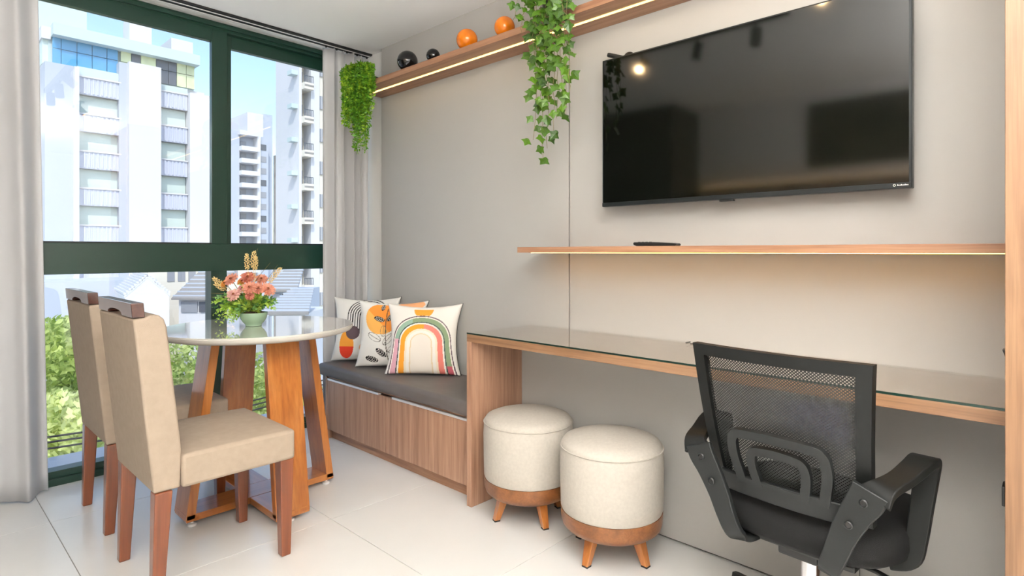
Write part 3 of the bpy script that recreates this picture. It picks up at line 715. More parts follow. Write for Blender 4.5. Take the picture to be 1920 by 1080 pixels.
def abstract(u, v):
    du, dv = u-.12, v-.42
    d = sqrt(du*du+dv*dv) if dv > 0 else abs(du)
    if (u+.30)**2+(v+.12)**2 < .21**2: return (92, 76, 82)
    if ((u+.50)/.24)**2+((v+.50)/.44)**2 < 1: return (222, 66, 44) if v < -.55 else (240, 160, 62)
    if .20 < d < .62 and v > -.1 and (du < .0 or dv > .25):
        if ((d-.20)/.075) % 1 < .42: return (26, 26, 30)
    if (u-.1)**2+(v+.6)**2 < .2**2: return (236, 170, 120)
    return (238, 236, 232)
WV = (.61, -.79)
pillow('throw_pillow', 'cream throw pillow printed with a rainbow arch, in front of the other two pillows', (1.925, 2.475, .441), WV, R(9), .415, .12, rainbow)
pillow('throw_pillow', 'white throw pillow printed with an orange circle and black leaves, middle of the three', (1.925, 2.770, .441), (.60, -.80), R(10), .415, .12, leafprint)
pillow('throw_pillow', 'white throw pillow with black stripes and a red-orange circle, farthest back by the curtain', (1.930, 3.040, .441), (.62, -.785), R(8), .42, .12, abstract)

# ================================================================== FLOWER ARRANGEMENT
fa = thing('flower_arrangement', 'celadon bowl of artificial coral flowers, ferns and dry wheat on the round table', 'flowers', (1.088, 2.603, .772))
MB().lathe([(.030, 0), (.034, .002), (.034, .008), (.044, .018), (.054, .034), (.058, .052), (.0585, .060), (.0565, .060), (.054, .050), (.03, .046)], 40).build('bowl', M_celadon, fa, smooth=50)
sm = MB().sphere((0, 0, .046), .054, 20, 10, (1, 1, .38))
for i, v in enumerate(sm.v): sm.v[i] = v+Vector((0, 0, .004*mnoise.noise(v*90)))
sm.build('moss', M_soil, fa, smooth=80)
RT = Vector((CY, -SY, 0)); FW = Vector((SY, CY, 0)); UP = Vector((0, 0, 1))
def fl(px, py, dep=0.0):  # arrangement-local point: pixel offset at the table's distance, dep towards the room (+) or window (-)
    k = 2.58/F; return RT*((px-472)*k)+UP*((611-py)*k)-FW*dep
def flower_mesh(name, r, layers, seed):
    rnd = random.Random(seed); mb = MB()
    for L_ in range(layers):
        n = 17-2*L_; rad = r*(1-.17*L_); tilt = R(4+17*L_)
        for k in range(n):
            a = 2*pi*(k+.5*L_)/n+rnd.uniform(-.08, .08); d = Vector((cos(a), sin(a), 0)); p = Vector((-sin(a), cos(a), 0)); wdt = rad*.17
            tp = tilt+rnd.uniform(-.12, .12)
            f = lambda q, s_, h: d*(rad*q*cos(tp))+p*(wdt*s_)+UP*(rad*q*sin(tp)*.9+h)
            mb.add([f(.12, -.35, 0), f(.12, .35, 0), f(.6, 1, .02*r), f(.92, .62, -.05*r), f(1.0, 0, -.08*r), f(.92, -.62, -.05*r), f(.6, -1, .02*r), f(.6, 0, -.06*r)], [(0, 1, 2, 7), (0, 7, 6), (7, 2, 3, 4), (7, 4, 5, 6)])
    return mb.me(name)
fm = [flower_mesh('petals', .047, 5, 1), flower_mesh('petals', .042, 5, 2)]
heart = MB().sphere((0, 0, .008), .008, 10, 6, (1, 1, .7)).me('heart')
for px_, py_, dep, sc_, m_, (ta, tb_) in ((434, 523, .02, .95, M_petA, (-.4, 1.1)), (461, 520, .0, .95, M_petA, (.2, .9)), (446, 551, .055, .95, M_petB, (-.2, 1.1)), (433, 552, .035, .8, M_petB, (-.7, 1.0)),
                                     (474, 538, .05, .95, M_petA, (.1, 1.0)), (488, 540, .035, .85, M_petA, (.4, .9)), (502, 542, .02, 1.0, M_petA, (.8, .8)), (476, 553, .055, .7, M_petA, (.3, 1.3)),
                                     (420, 531, .01, .75, M_petO, (-.7, .9)), (447, 528, -.02, .8, M_petO, (-.2, .8)), (481, 524, -.03, .85, M_petA, (.3, .8)), (455, 540, .02, .7, M_petB, (0, .9))):
    me_ = fm[0 if sc_ > .8 else 1].copy(); fo = bpy.data.objects.new('flower', me_); COL.objects.link(fo); fo.parent = fa; me_.materials.append(m_)
    nrm = (RT*ta-FW*tb_+UP*.9).normalized(); fo.location = fl(px_, py_, dep); fo.rotation_euler = nrm.to_track_quat('Z', 'Y').to_euler(); fo.scale = (sc_*.78,)*3
    ho = bpy.data.objects.new('flower_heart', heart); COL.objects.link(ho); ho.parent = fo
    if not heart.materials: heart.materials.append(M_heart)
    st_ = MB().tube([Vector((0, 0, .05)), fl(px_, py_, dep)*.6+Vector((0, 0, .02)), fl(px_, py_, dep)-nrm*.004], .0016, 5).build('flower_stem', M_twig, fa)
def frond(p0, p1, sag, m_, wid, n=16, nm='frond'):
    p0, p1 = Vector(p0), Vector(p1); mb = MB(); ln = (p1-p0)
    side = ln.cross(UP).normalized() if abs(ln.normalized().z) < .95 else RT
    P = [p0+ln*(i/n)+UP*sag*sin(pi*i/n) for i in range(n+1)]
    mb.tube(P, [.0014-.0009*i/n for i in range(n+1)], 4)
    for i in range(2, n+1):
        t = (P[i]-P[i-1]).normalized(); L_ = 1.35*wid*(sin(pi*min(1, .15+i/n*.8))**.7)
        for sg in (-1, 1):
            an_ = random.uniform(-1.3, 1.3); d = ((side*cos(an_)+t.cross(side)*sin(an_))*sg*.8+t*.55).normalized(); nn = t.cross(d).normalized(); q = nn.cross(d)
            c = P[i]; mb.add([c, c+d*L_*.45+q*L_*.30, c+d*L_, c+d*L_*.45-q*L_*.30], [(0, 1, 2, 3)])
    return mb.build(nm, m_, fa)
b0 = (0, 0, .055)
for e, s_, m_, w_ in ((fl(402, 566, .03), .03, M_lf1, .020), (fl(398, 576, .01), .035, M_lf2, .02), (fl(405, 588, .04), .05, M_lf1, .022), (fl(415, 600, .06), .06, M_lf1, .02), (fl(424, 606, .07), .055, M_lf1, .018), (fl(418, 578, .05), .03, M_lf1, .02),
                      (fl(520, 566, .02), .02, M_lf2, .022), (fl(514, 576, .04), .04, M_lf1, .018), (fl(508, 560, -.03), .02, M_lf2, .022), (fl(470, 575, .09), .02, M_lf1, .02), (fl(455, 582, .08), .03, M_lf2, .02), (fl(490, 577, .08), .03, M_lf2, .02),
                      (fl(455, 530, .04), .0, M_lf1, .018), (fl(470, 545, .05), .0, M_lf1, .018), (fl(490, 560, .06), .01, M_lf1, .018), (fl(440, 565, .07), .02, M_lf1, .018), (fl(430, 545, -.04), .0, M_lf2, .02), (fl(495, 548, -.05), .0, M_lf2, .02)):
    frond(b0, e, s_, m_, w_)
rg = random.Random(3)
for k in range(16):
    frond(b0, fl(rg.uniform(398, 450), rg.uniform(555, 602), rg.uniform(-.02, .09)), rg.uniform(.02, .05), M_lf1 if k % 3 else M_lf2, .019)
for k in range(10):
    frond(b0, fl(rg.uniform(485, 520), rg.uniform(552, 580), rg.uniform(-.05, .08)), rg.uniform(.0, .03), M_lf2 if k % 2 else M_lf1, .019)
for k in range(10):
    frond(b0, fl(rg.uniform(430, 505), rg.uniform(535, 570), rg.uniform(0, .07)), .01, M_lf1, .018)
def wheat(p0, p1, ln, rad, k=26):
    p0, p1 = Vector(p0), Vector(p1); mb = MB(); d = (p1-p0).normalized()
    mb.tube([p0, (p0+p1)/2+RT*.004, p1], .0013, 5)
    s0 = d.orthogonal().normalized(); s1 = d.cross(s0)
    for i in range(k):
        f = i/k; c = p1-d*ln*(1-f); a = i*2.4; o_ = s0*cos(a)+s1*sin(a); rr = rad*sin(pi*min(.95, .2+f*.75))
        g = (d*.8+o_*.6).normalized(); q = g.orthogonal().normalized(); q2 = g.cross(q); e = c+o_*rr*.5
        L_ = .010; w_ = .0032
        mb.add([e, e+g*L_*.5+q*w_, e+g*L_*.5+q2*w_, e+g*L_*.5-q*w_, e+g*L_*.5-q2*w_, e+g*L_], [(0, 1, 2), (0, 2, 3), (0, 3, 4), (0, 4, 1), (5, 2, 1), (5, 3, 2), (5, 4, 3), (5, 1, 4)])
    return mb.build('wheat_ear', M_wheat, fa)
wheat(fl(468, 560), fl(471, 472, -.01), .075, .016, 40); wheat(fl(462, 560), fl(459, 477, .0), .07, .013, 34); wheat(fl(470, 560), fl(478, 482, .01), .06, .014, 34)
wheat(fl(485, 550), fl(519, 503, -.02), .08, .014, 40); wheat(fl(440, 555), fl(397, 522, .0), .055, .014, 32); wheat(fl(436, 555), fl(404, 532, .02), .05, .012, 28)
for a, b in ((fl(466, 540), fl(500, 493, -.02)), (fl(485, 545), fl(512, 497, -.03)), (fl(470, 500), fl(478, 466, -.01)), (fl(440, 555), fl(398, 549, .03)), (fl(440, 560), fl(400, 556, .04))):
    MB().tube([a, (a+b)/2+UP*.004, b], [.0013, .001, .0007], 5).build('twig', M_twig, fa)

# ================================================================== TRAILING IVY
iv = thing('trailing_ivy', 'green ivy trailing from the high shelf beside the television', 'ivy', (1.97, 1.60, 2.102))
MB().lathe([(.045, 0), (.05, .004), (.062, .10), (.066, .112), (.060, .112), (.056, .10), (.01, .095)], 28).build('pot', M_pot, iv, smooth=40)
def ivy_leaf(seed):
    rnd = random.Random(seed); pts = []
    tips = [(-150, .55), (-118, .45), (-82, .86), (-48, .55), (0, 1.0), (48, .55), (82, .86), (118, .45), (150, .55)]
    for a, r_ in tips: a = R(a+rnd.uniform(-5, 5)); pts.append((r_*cos(a)*(1+.05*rnd.random())*.62+.25, r_*sin(a)*.62))
    pts.append((-.12, 0))
    vs = [(x, y, -.10*abs(y)-.12*x*x+rnd.uniform(-.03, .03)) for x, y in pts]+[(.2, 0, .03)]
    return MB().add(vs, [(i, (i+1) % 10, 10) for i in range(10)]).me('leaf')
ivm = [ivy_leaf(k) for k in range(5)]
for m_ in ivm: m_.materials.append(M_ivy)
rnd = random.Random(21)
vines = [(1004, -60, 1004, 20, 999, 118), (985, -60, 975, -10, 962, 38), (1000, -60, 984, 0, 976, 62), (1020, -60, 1010, 60, 1002, 262), (1024, -60, 1018, 100, 1018, 302), (1030, -60, 1028, 120, 1026, 278), (1036, -60, 1040, 80, 1036, 246),
         (1042, -60, 1050, 70, 1046, 222), (1050, -60, 1062, 60, 1060, 216), (1056, -60, 1070, 70, 1067, 180), (1030, -60, 1034, 60, 1010, 205), (1012, -60, 996, 50, 990, 100), (1040, -60, 1046, 30, 1052, 160), (1016, -60, 1022, 40, 1030, 190),
         (1008, -60, 1004, 30, 1006, 160), (1046, -60, 1058, 20, 1066, 100), (1024, -60, 1030, 20, 1040, 120), (996, -60, 990, 10, 1000, 60), (1034, -60, 1050, -10, 1066, 40)]
nleaf = 0
for k, (xa, ya, xb, yb, xc, yc) in enumerate(vines):
    X_ = 1.868+rnd.uniform(-.03, .012); P = []
    st0 = Vector((1.97+rnd.uniform(-.03, .03), 1.60+rnd.uniform(-.04, .04), 2.205))
    P.append(st0)
    for q in range(0, 13):
        u = q/12; x = (1-u)**2*xa+2*u*(1-u)*xb+u*u*xc; y = (1-u)**2*ya+2*u*(1-u)*yb+u*u*yc
        p = onX(x, y, X_); 
        if p.z > 2.24: continue
        P.append(p+Vector((rnd.uniform(-.006, .006), rnd.uniform(-.006, .006), 0)))
    if len(P) > 2:
        over = Vector(((P[0].x+P[1].x)/2, (P[0].y+P[1].y)/2, max(P[0].z, P[1].z)+.03)); P.insert(1, over)
    MB().tube(P, .0011, 5).build('vine', M_stem, iv, True)
    ln = sum((P[i+1]-P[i]).length for i in range(len(P)-1)); step = .034 if yc < 180 else .040
    d = .02; i = 0; acc = 0
    while d < ln:
        while i < len(P)-2 and acc+(P[i+1]-P[i]).length < d: acc += (P[i+1]-P[i]).length; i += 1
        seg = P[i+1]-P[i]; p = P[i]+seg*((d-acc)/max(seg.length, 1e-6))
        a = rnd.uniform(0, 2*pi); off = RT*rnd.uniform(-.030, .030)+Vector((-rnd.uniform(0, .018), 0, rnd.uniform(-.012, .008)))
        p = p+off
        if not (p.x > 1.893 and p.z < 2.11):
            o = bpy.data.objects.new('leaf', ivm[rnd.randrange(5)]); COL.objects.link(o); o.parent = iv; o.location = p-origin_of(iv)
            nn = (-FW+RT*rnd.uniform(-.7, .7)+UP*rnd.uniform(-.1, .9)).normalized(); dn = (-UP+RT*rnd.uniform(-.8, .8)).normalized()
            xx = (dn-nn*dn.dot(nn)).normalized(); yy = nn.cross(xx); o.rotation_euler = Matrix((xx, yy, nn)).transposed().to_euler()
            s_ = rnd.uniform(.036, .054); o.scale = (s_, s_, s_); nleaf += 1
        d += step*rnd.uniform(.7, 1.3)
print('ivy leaves', nleaf)

# ================================================================== HANGING FERN AT THE CORNER
hf = thing('hanging_fern', 'bright green artificial fern spilling over the corner end of the high shelf', 'fern', (1.985, 3.04, 2.102))
MB().lathe([(.035, 0), (.038, .004), (.044, .045), (.046, .05), (.042, .05), (.038, .045), (.01, .042)], 24).build('pot', M_pot, hf, smooth=40)
rnd = random.Random(5)
MBs = [MB(), MB()]
cen = Vector((1.985, 3.04, 2.165))
for k in range(230):
    x_end = rnd.uniform(644, 716); full = 288 if 662 < x_end < 698 else (238 if x_end <= 662 else 222)
    y_end = rnd.uniform(165, full) if rnd.random() < .75 else rnd.uniform(135, 200)
    if x_end > 702: y_end = min(y_end, 170)
    z_ = rnd.uniform(3.36, 3.54); end = pt(x_end, y_end, z_); x_top = 680+(x_end-680)*.95; top = pt(x_top+rnd.uniform(-4, 4), rnd.uniform(124, 150), z_+.02)
    if end.x > 1.893 and end.y < 3.13: sh = 1.885-end.x; end.x += sh; top.x += sh
    P = []
    for q in range(15):
        u = q/14
        if u < .3: w_ = u/.3; p = cen.lerp(top, w_)+UP*.035*sin(pi*w_)
        else: w_ = (u-.3)/.7; p = top.lerp(end, w_)+RT*.006*sin(5*w_+k)
        P.append(p)
    tgt = MBs[0 if rnd.random() < .6 else 1]
    tgt.tube(P, .0009, 3)
    for i in range(3, 15):
        for sub in range(4):
            c = P[i-1].lerp(P[i], rnd.random()); d = (RT*rnd.uniform(-1, 1)-FW*rnd.uniform(-.3, 1)+UP*rnd.uniform(-.8, .5)).normalized(); q_ = d.orthogonal().normalized(); q_ = (Matrix.Rotation(rnd.uniform(0, 6), 3, d) @ q_)
            L_ = rnd.uniform(.016, .028); w2 = L_*.26
            tgt.add([c, c+d*L_*.5+q_*w2, c+d*L_, c+d*L_*.5-q_*w2], [(0, 1, 2, 3)])
tag(MBs[0].build('foliage', M_fern, hf, True), kind='stuff'); tag(MBs[1].build('foliage', M_fern2, hf, True), kind='stuff')

# ================================================================== LAMPS AND ADDED FILL LIGHTS
tl = thing('track_light', 'black ceiling track with three small spotlights above the middle of the room', 'track light', (.82, 1.35, CEIL))
boxo('track', M_black, (.80, .84, 1.05, 2.10, CEIL-.03, CEIL-.0005), tl, .002)
def spot_head(root, p, aim, lit, ceil_z):
    p = Vector(p); d = (Vector(aim)-p).normalized()
    h = MB().tube([p-d*.05, p+d*.045], .028, 20).build('spot_head', M_black, root, True, smooth=40)
    MB().tube([(p.x, p.y, ceil_z), (p.x, p.y, p.z+.012)], .006, 8).build('stem', M_black, root, True)
    MB().tube([p+d*.0452, p+d*.0462], .022, 20).build('bulb', M_spot if lit else M_dplast, h, True)
    if lit:
        ld = bpy.data.lights.new('spot_lamp', 'SPOT'); ld.energy = lit; ld.spot_size = R(150); ld.spot_blend = .9; ld.shadow_soft_size = .014; ld.color = (1, .68, .34)
        lo = bpy.data.objects.new('spot_lamp', ld); COL.objects.link(lo); lo.parent = h; lo.location = p+d*.06-origin_of(h); lo.rotation_euler = d.to_track_quat('-Z', 'Y').to_euler()
for Y, aim, lit in ((1.93, (1.9, 1.75, 1.5), 3.2), (1.56, (.9, 1.9, .6), 0), (1.22, (.9, 1.3, .5), 0)): spot_head(tl, (.82, Y, CEIL-.11), aim, lit, CEIL-.03)
sl = thing('ceiling_spotlight', 'single small black ceiling spotlight aimed at the television', 'spotlight', (1.08, .80, CEIL))
MB().tube([(1.08, .80, CEIL-.012), (1.08, .80, CEIL-.0005)], .03, 20).build('canopy', M_black, sl, True, smooth=40)
spot_head(sl, (1.08, .80, CEIL-.075), (1.9, .95, 1.4), 2.4, CEIL-.012)
for i, (x, y, lab) in enumerate(((-.45, -.45, 'added round white fill lamp behind the camera, first along the opposite wall'), (-.45, -1.35, 'added round white fill lamp behind the camera, middle one along the opposite wall'), (.5, -2.0, 'added round white fill lamp behind the camera, deepest in the room'))):
    t = thing('added_ceiling_lamp', lab, 'lamp', (x, y, CEIL-.03), 0, 'added ceiling fill lamps')  # unseen drum lamp added behind the camera for frontal fill
    MB().lathe([(.06, .0295), (.06, .0)], 24).build('canopy', M_white, t, smooth=40)
    MB().lathe([(.19, -.12), (.2, -.115), (.2, -.005), (.19, 0.0)], 40).build('fill_drum', M_fill, t, smooth=40)
for x, y, lab in ((.45, -.35, 'added black fill uplighter behind the camera, nearest the tall cabinet'), (-.55, -.40, 'added black fill uplighter behind the camera, nearest the opposite wall')):
    t = thing('added_uplighter', lab, 'fill light', (x, y, 0), 0, 'added fill uplighters')  # unseen uplighter added to bounce soft fill off the ceiling
    MB().lathe([(.13, 0), (.13, .012), (.10, .02), (.02, .026)], 32).build('base', M_black, t, smooth=40)
    MB().tube([(0, 0, .02), (0, 0, 1.62)], .011, 14).build('pole', M_black, t, smooth=40)
    MB().lathe([(.02, 1.60), (.06, 1.61), (.12, 1.65), (.16, 1.72), (.155, 1.72), (.115, 1.655), (.055, 1.62), (.01, 1.618)], 36, caps=False).build('bowl_shade', M_black, t, smooth=60)
    ld = bpy.data.lights.new('added_uplight', 'AREA'); ld.shape = 'DISK'; ld.size = .26; ld.energy = 93*FILL_GAIN; ld.color = (1, .975, .94)
    lo = bpy.data.objects.new('added_uplight', ld); COL.objects.link(lo); lo.parent = t; lo.location = (0, 0, 1.725); lo.rotation_euler = (pi, 0, 0)
# ================================================================== FURNITURE SEEN IN THE SCREEN'S REFLECTION
wd = thing('wardrobe', 'dark wardrobe against the opposite wall, mirrored in the television', 'wardrobe', (-.75, 2.80, 0))
boxo('body', M_dark, (-.99, -.52, 2.42, 3.22, .02, 2.36), wd, .002)
for y0, y1 in ((2.425, 2.818), (2.822, 3.215)):
    d = boxo('door', M_dark, (-.52, -.50, y0, y1, .06, 2.34), wd, .002); boxo('handle', M_alu, (-.50, -.488, (y1-.05 if y0 < 2.5 else y0+.04), (y1-.04 if y0 < 2.5 else y0+.05), .95, 1.25), d)
hs = thing('wall_shelf', 'shelf with warm strip light on the opposite wall, mirrored in the television', 'shelf', (-.95, .9, 1.62), 0, 'oak wall shelves')
boxo('board', M_woodY, (-.99, -.86, -.6, 2.40, 1.62, 1.65), hs, .001); boxo('light_strip', M_cove, (-.98, -.965, -.55, 2.39, 1.65, 1.656), hs)
pc = thing('picture', 'dark framed picture on the opposite wall, mirrored in the television', 'picture', (-.985, .85, 1.78))
boxo('frame', M_black, (-.998, -.975, .15, 1.48, 1.78, 2.28), pc, .003); boxo('print', M_pict, (-.975, -.973, .18, 1.45, 1.81, 2.25), pc)

# ================================================================== OUTSIDE
GZ = -8.0
g = boxo('ground', M_street, (-120, 200, 3.96, 320, GZ-1, GZ)); struct(g, 'pale concrete street and yards outside')
# --- big white office block straight across
Ya = 54.0
ba = thing('office_building', 'large white office block with ribbed balcony panels and glazed top floor, left in the window', 'building', (12, Ya+6, GZ))
def fX(x, Y): return onY(x, HOR, Y).x
def ab(name, m, xa, xb, z0, z1, yf, yb=None, bv=0): return boxo(name, m, (fX(xa, Ya), fX(xb, Ya), Ya+yf, Ya+(yb if yb is not None else 10), z0, z1), ba, bv)
ab('core_wall', M_bwhite, 88, 394, GZ, 15.2, 1.4)
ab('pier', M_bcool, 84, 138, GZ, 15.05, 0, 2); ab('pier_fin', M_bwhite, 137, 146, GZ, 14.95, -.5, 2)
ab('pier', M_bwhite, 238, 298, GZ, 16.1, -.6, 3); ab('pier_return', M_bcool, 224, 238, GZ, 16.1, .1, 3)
ab('pier', M_bwhite, 354, 396, GZ, 14.6, -.3, 2)
for k in range(7):
    zt_ = 14.50-2.83*k
    for xa, xb in ((147, 228), (300, 353)):
        p = ab('balcony_panel', M_ribbed, xa, xb, zt_-1.38, zt_, .2, .5)
        ab('window_band', M_band, xa, xb, zt_-2.83, zt_-1.38, .75, .9)
        x0, x1 = fX(xa, Ya), fX(xb, Ya); nr = int((x1-x0)/.28)
        rb2 = MB()
        for q in range(nr): rb2.box(x0+.08+q*.28, x0+.20+q*.28, Ya+.14, Ya+.2, zt_-1.3, zt_-.12)
        rb2.build('panel_ribs', M_ribbed, p, True); ab('panel_cap', M_bwhite, xa, xb, zt_-.10, zt_, .08, .55)
ab('ledge', M_bgrey, 146, 230, 14.55, 15.2, .3, 2); ab('ledge', M_bgrey, 298, 354, 14.35, 15.0, .3, 2)
ab('top_floor_core', M_bgrey, 96, 373, 15.2, 17.2, 1.2)
cols_ = [102, 119, 149, 178, 206, 227]
for i in range(5):
    for z0, z1 in ((15.25, 16.35), (16.40, 17.2)): ab('glazing_pane', M_skyglass, cols_[i]+.6, cols_[i+1]-.6, z0, z1, .9, 1.0)
cols_ = [232, 252, 270, 299, 322, 338, 356, 372]
for i in range(7):
    for z0, z1 in ((15.25, 16.35), (16.40, 17.2)): ab('glazing_pane', (M_reflglass if i in (0, 2, 5, 6) else M_darkglass), cols_[i]+.5, cols_[i+1]-.5, z0, z1, .9, 1.0)
ab('roof_fascia', M_bgrey, 100, 376, 17.2, 18.05, .1); ab('roof_return', M_bwhite, 82, 100, 17.0, 17.9, 1.0, 8); ab('side_glazing', M_band, 85, 99, 15.2, 17.0, 1.3, 7)
ab('penthouse', M_bgrey, 60, 190, 18.05, 26, 5); ab('roof_box', M_bwhite, 262, 305, 18.05, 20.9, 3, 5); ab('roof_box', M_bwhite, 350, 392, 18.05, 20.3, 4, 8)
ab('podium', M_bcool, 40, 250, GZ, -.9, -6, 2); pw_ = ab('podium_wing', M_bcream, 250, 420, GZ, .4, -4, 2)
for k in range(7): ab('podium_window', M_midglass, 284+19*k, 297+19*k, -1.2, -.2, -4.06, -4)
# --- far slab with balconies
Yb = 135.0
bb = thing('apartment_tower', 'distant white apartment block with stacked small balconies, centre of the window', 'building', (onY(470, HOR, Yb).x, Yb+6, GZ))
def bbx(name, m, xa, xb, ya_, yb_, yf, yd, xr=470):
    z0, z1 = onY(xr, yb_, Yb).z, onY(xr, ya_, Yb).z
    return boxo(name, m, (fX(xa, Yb), fX(xb, Yb), Yb+yf, Yb+yd, z0, z1), bb)
zlow = 560
bbx('wall', M_bcool, 425, 449, 248, zlow, 0, 12); bbx('wall', M_bwhite, 480, 486, 250, zlow, -.8, 12); bbx('wall', M_bcool, 486, 503, 254, zlow, 0, 12)
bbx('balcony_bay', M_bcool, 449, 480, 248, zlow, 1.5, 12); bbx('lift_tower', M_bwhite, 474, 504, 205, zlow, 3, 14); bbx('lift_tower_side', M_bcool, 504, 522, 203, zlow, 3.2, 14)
bbx('parapet', M_bwhite, 446, 480, 248, 256, -1.2, 2)
for k in range(11):
    y = 277+22.6*k
    b = bbx('balcony', M_bwhite, 448, 480, y, y+8, -1.6, 1.5); bbx('balcony_window', M_midglass, 455, 466, y-12, y, 1.3, 1.5)
    bbx('window', M_midglass if k % 3 else M_darkglass, 488, 499, y-9, y+2, -.1, .2)
# --- tall tower on the right
Yc = 46.0
bc = thing('apartment_tower', 'tall white apartment tower with iron balconies, at the right side of the window', 'building', (onY(570, HOR, Yc).x, Yc+6, GZ))
def bcx(name, m, xa, xb, ya_, yb_, yf, yd, xr=575, par=None):
    z0, z1 = onY(xr, yb_, Yc).z, onY(xr, ya_, Yc).z
    return boxo(name, m, (fX(xa, Yc), fX(xb, Yc), Yc+yf, Yc+yd, z0, z1), par or bc)
boxo('wall', M_bwhite, (fX(566, Yc)-.25, fX(566, Yc)-.01, Yc, 50.3, onY(575, 660, Yc).z, onY(575, -120, Yc).z), bc); bcx('recess_wall', M_bcream, 566, 583, -120, 660, 1.3, 4.2); bcx('wall', M_bwhite, 583, 599, -120, 660, 0, 4.2); bcx('wall', M_bcream, 599, 660, -120, 660, .3, 4.2)
boxo('stained_edge', M_rust, (fX(566, Yc)-.27, fX(566, Yc)+.3, 50.31, 50.75, onY(575, 660, Yc).z, onY(521, 292, 50.4).z), bc)
for k in range(-3, 8):
    y = 207+62.8*k
    sl = bcx('balcony_slab', M_bcream, 566, 583, y+13, y+25, -.5, 1.3)
    bcx('slab_band', M_rust, 566, 583, y+17, y+20, -.53, -.5, par=sl)
    x0, x1 = fX(566.5, Yc), fX(582.5, Yc); z0, z1 = onY(575, y+13, Yc).z, onY(575, y, Yc).z
    rl = MB().box(x0, x1, Yc-.45, Yc-.41, z1-.05, z1)
    for q in range(7): xx = x0+(x1-x0)*q/6; rl.box(xx-.02, xx+.02, Yc-.45, Yc-.41, z0, z1)
    rl.build('railing', M_darkglass, sl, True)
    bcx('balcony_door', M_midglass, 568, 580, y-16, y+12, 1.2, 1.32); boxo('air_conditioner', M_bgrey, (fX(566, Yc)-.80, fX(566, Yc)-.25, Yc+.2, Yc+1.0, onY(563, y-4, Yc).z, onY(563, y-12, Yc).z), bc)
    w_ = bcx('window', M_midglass, 599.8, 611, y+29, y+54, .2, .32); bcx('window_bar', M_bwhite, 604.8, 605.6, y+29, y+54, .16, .2, par=w_); bcx('window', M_midglass, 625, 640, y+29, y+54, .2, .32)
# --- low houses
def gable_house(name, label, cx, cy, w, l, zb_, ze, zr, rz, mw, mr, wins=()):
    t = thing(name, label, 'house', (cx, cy, GZ), rz)
    pts = [(-w/2, -l/2, zb_-GZ), (w/2, -l/2, zb_-GZ), (w/2, -l/2, ze-GZ), (0, -l/2, zr-GZ), (-w/2, -l/2, ze-GZ)]
    MB().prism(pts, (0, l, 0)).build('walls', mw, t)
    for sg in (-1, 1):
        a = Vector((sg*(w/2+.03), 0, ze-GZ-.02)); b = Vector((0, 0, zr-GZ-.02)); 
        MB().hexa([(a.x, -l/2-.02, a.z), (b.x, -l/2-.02, b.z), (b.x, l/2+.02, b.z), (a.x, l/2+.02, a.z)], [(a.x, -l/2-.02, a.z+.15), (b.x, -l/2-.02, b.z+.15), (b.x, l/2+.02, b.z+.15), (a.x, l/2+.02, a.z+.15)]).build('roof_slope', mr, t)
        nrow = 9; lt = MB()
        for q in range(nrow):
            u = (q+.5)/nrow; c = a.lerp(b, u); lt.box(c.x-.09, c.x+.09, -l/2-.02, l/2+.02, c.z+.13, c.z+.24)
        lt.build('roof_battens', mr, t)
    for (x0, x1, z0, z1) in wins: boxo('window', M_midglass, (x0, x1, -l/2-.05, -l/2+.05, z0-GZ, z1-GZ), t, world=False)
    return t
pA = pt(292, 540, 34); zr_ = pt(292, 520, 34).z; ze_ = pt(292, 556, 34).z
gable_house('gable_house', 'low white house with a pointed gable end, behind the chair backs', pA.x, pA.y+3, 2.2, 6, GZ, ze_, zr_, R(-8), M_bwhite, M_bwhite)
def long_house(label, xa, xb, yr, ye, yw, z, dep, mw, cat='house'):
    a, b = pt(xa, ye, z), pt(xb, ye, z); t = thing('low_house', label, cat, ((a.x+b.x)/2, (a.y+b.y)/2, GZ)); d = (b-a); d.z = 0; L_ = d.length; d.normalize(); nrm = Vector((-d.y, d.x, 0))
    if nrm.y < 0: nrm = -nrm
    ze_ = a.z; zr2 = pt(xa, yr, z).z+dep*.14; mx = Matrix.Translation(Vector((a.x, a.y, 0))) @ Matrix((( d.x, nrm.x, 0, 0), (d.y, nrm.y, 0, 0), (0, 0, 1, 0), (0, 0, 0, 1)))
    MB().box(.1, L_-.1, .3, dep, GZ, ze_, mx).build('walls', mw, t, True)
    MB().hexa([mx @ Vector(q) for q in ((-.2, -.1, ze_), (L_+.2, -.1, ze_), (L_-.4, dep*.6, zr2), (.4, dep*.6, zr2))], [mx @ Vector(q) for q in ((-.2, -.1, ze_+.12), (L_+.2, -.1, ze_+.12), (L_-.4, dep*.6, zr2+.12), (.4, dep*.6, zr2+.12))]).build('roof_slope', M_roof, t, True)
    for q in range(9):
        u = (q+.4)/9; y_ = -.1+(dep*.6+.1)*u; z_ = ze_+(zr2-ze_)*u+.1; MB().box(-.2+.6*u, L_+.2-.6*u, y_, y_+.14, z_, z_+.11, mx).build('roof_course', M_bcool, t, True)
    wz1, wz0 = ze_-.15, pt(xa, yw, z).z; nwin = max(2, int(L_/1.1))
    for q in range(nwin):
        x0 = .3+(L_-.6)*q/nwin; MB().box(x0, x0+(L_-.6)/nwin-.12, .2, .32, wz0, wz1, mx).build('window', M_darkglass if q % 2 else M_midglass, t, True)
    return t
long_house('low house with pale sheet roof and window band, right of the gable house', 328, 412, 521, 562, 586, 40, 6, M_bwhite)
long_house('small pale-roofed house seen right of the flowers', 500, 552, 520, 547, 571, 36, 5, M_bcool)
long_house('lowest pale roof outside, just behind the table top', 495, 572, 574, 590, 604, 27, 4, M_bwhite)
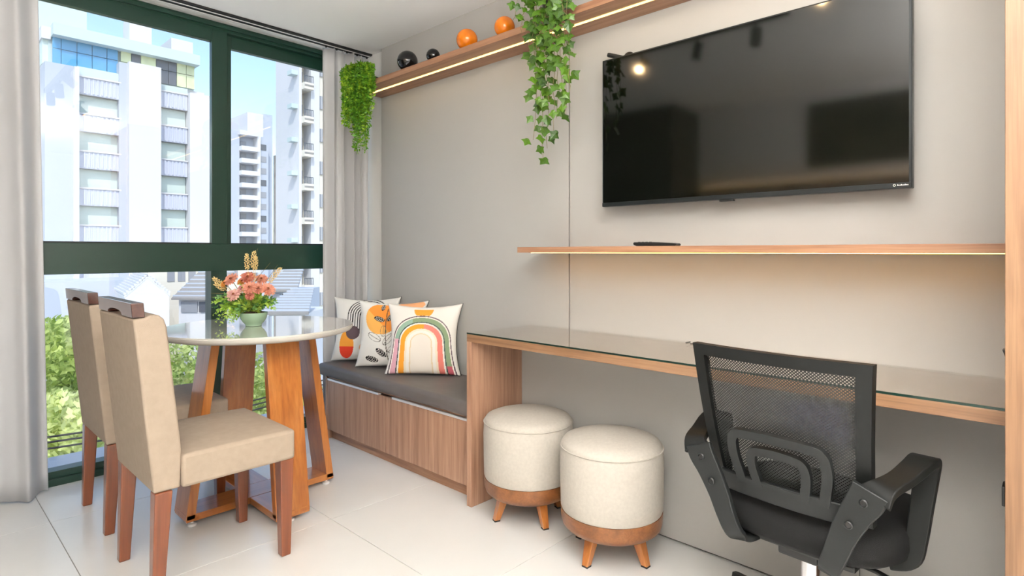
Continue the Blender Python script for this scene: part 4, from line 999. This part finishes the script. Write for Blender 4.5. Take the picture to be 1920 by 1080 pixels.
# --- overhead cables
for k, (ya_, yb_, lab) in enumerate(((838, 806, 'lowest'), (826, 798, 'middle'), (816, 790, 'highest'))):
    a = pt(60, ya_+8, 6.0); b = pt(700, yb_-110, 9.5); pth = [a.lerp(b, q/10)-UP*.15*sin(pi*q/10) for q in range(11)]
    w_ = MB().tube(pth, .012, 6).build('street_cable', M_wire); tag(w_, lab+' of three black street cables crossing in front of the trees', 'cable', 'street cables')
# --- trees
def tree(px_, py_top, z, rad, hgt, n, mi, label, seed):
    rnd = random.Random(seed); top = pt(px_, py_top, z); c = Vector((top.x, top.y, top.z-hgt/2))
    t = thing('street_tree', label, 'tree', (c.x, c.y, GZ), 0, 'trees below the window')
    MB().tube([(c.x, c.y, GZ), (c.x+.1, c.y, (GZ+c.z)/2), (c.x, c.y+.1, c.z)], [.22, .17, .10], 10).build('trunk', M_bark, t, True, smooth=50)
    mb = MB(); blobs = []
    for k in range(16):
        a = rnd.uniform(0, 2*pi); q = rnd.uniform(.25, .85); bz = rnd.uniform(-.42, .34)
        blobs.append((c+Vector((cos(a)*rad*q*(1-.6*max(0, bz)), sin(a)*rad*q*(1-.6*max(0, bz)), bz*hgt)), rnd.uniform(.28, .45)*rad))
    for k in range(6):
        b = blobs[k*2]; MB_ = mb.tube([c-UP*hgt*.4, b[0]], [.05, .015], 5)
    for k in range(n):
        b, r_ = blobs[rnd.randrange(16)]; d = Vector((rnd.gauss(0, 1), rnd.gauss(0, 1), rnd.gauss(0, 1))).normalized(); p = b+d*r_*rnd.uniform(.55, 1.05)
        ax = Vector((rnd.gauss(0, 1), rnd.gauss(0, 1), rnd.gauss(.4, 1))).normalized(); e = ax.orthogonal().normalized(); e = Matrix.Rotation(rnd.uniform(0, 6.28), 3, ax) @ e; f = ax.cross(e); s_ = rnd.uniform(.05, .095)
        mb.add([p-e*s_, p+f*s_*.55, p+e*s_, p-f*s_*.55], [(0, 1, 2, 3)])
    tag(mb.build('foliage', M_tree[mi], t, True), kind='stuff')
tree(118, 548, 11.0, 1.7, 4.6, 14000, 0, 'tall leafy tree left in the window, behind the farther chair', 1)
tree(205, 628, 12.5, 1.6, 3.8, 9000, 1, 'leafy tree between the two chair backs, below the office block', 2)
tree(345, 640, 13.5, 2.1, 4.2, 14000, 2, 'broad leafy tree seen under the left half of the round table', 3)
tree(482, 672, 14.5, 1.7, 3.8, 10000, 1, 'leafy tree seen between the table legs', 4)
tree(590, 740, 15.0, 1.3, 2.6, 5000, 0, 'small leafy tree at the right, just left of the bench', 5)
tree(60, 640, 9.5, 1.5, 4.4, 9000, 2, 'near leafy tree at the left, beside the left curtain', 6)
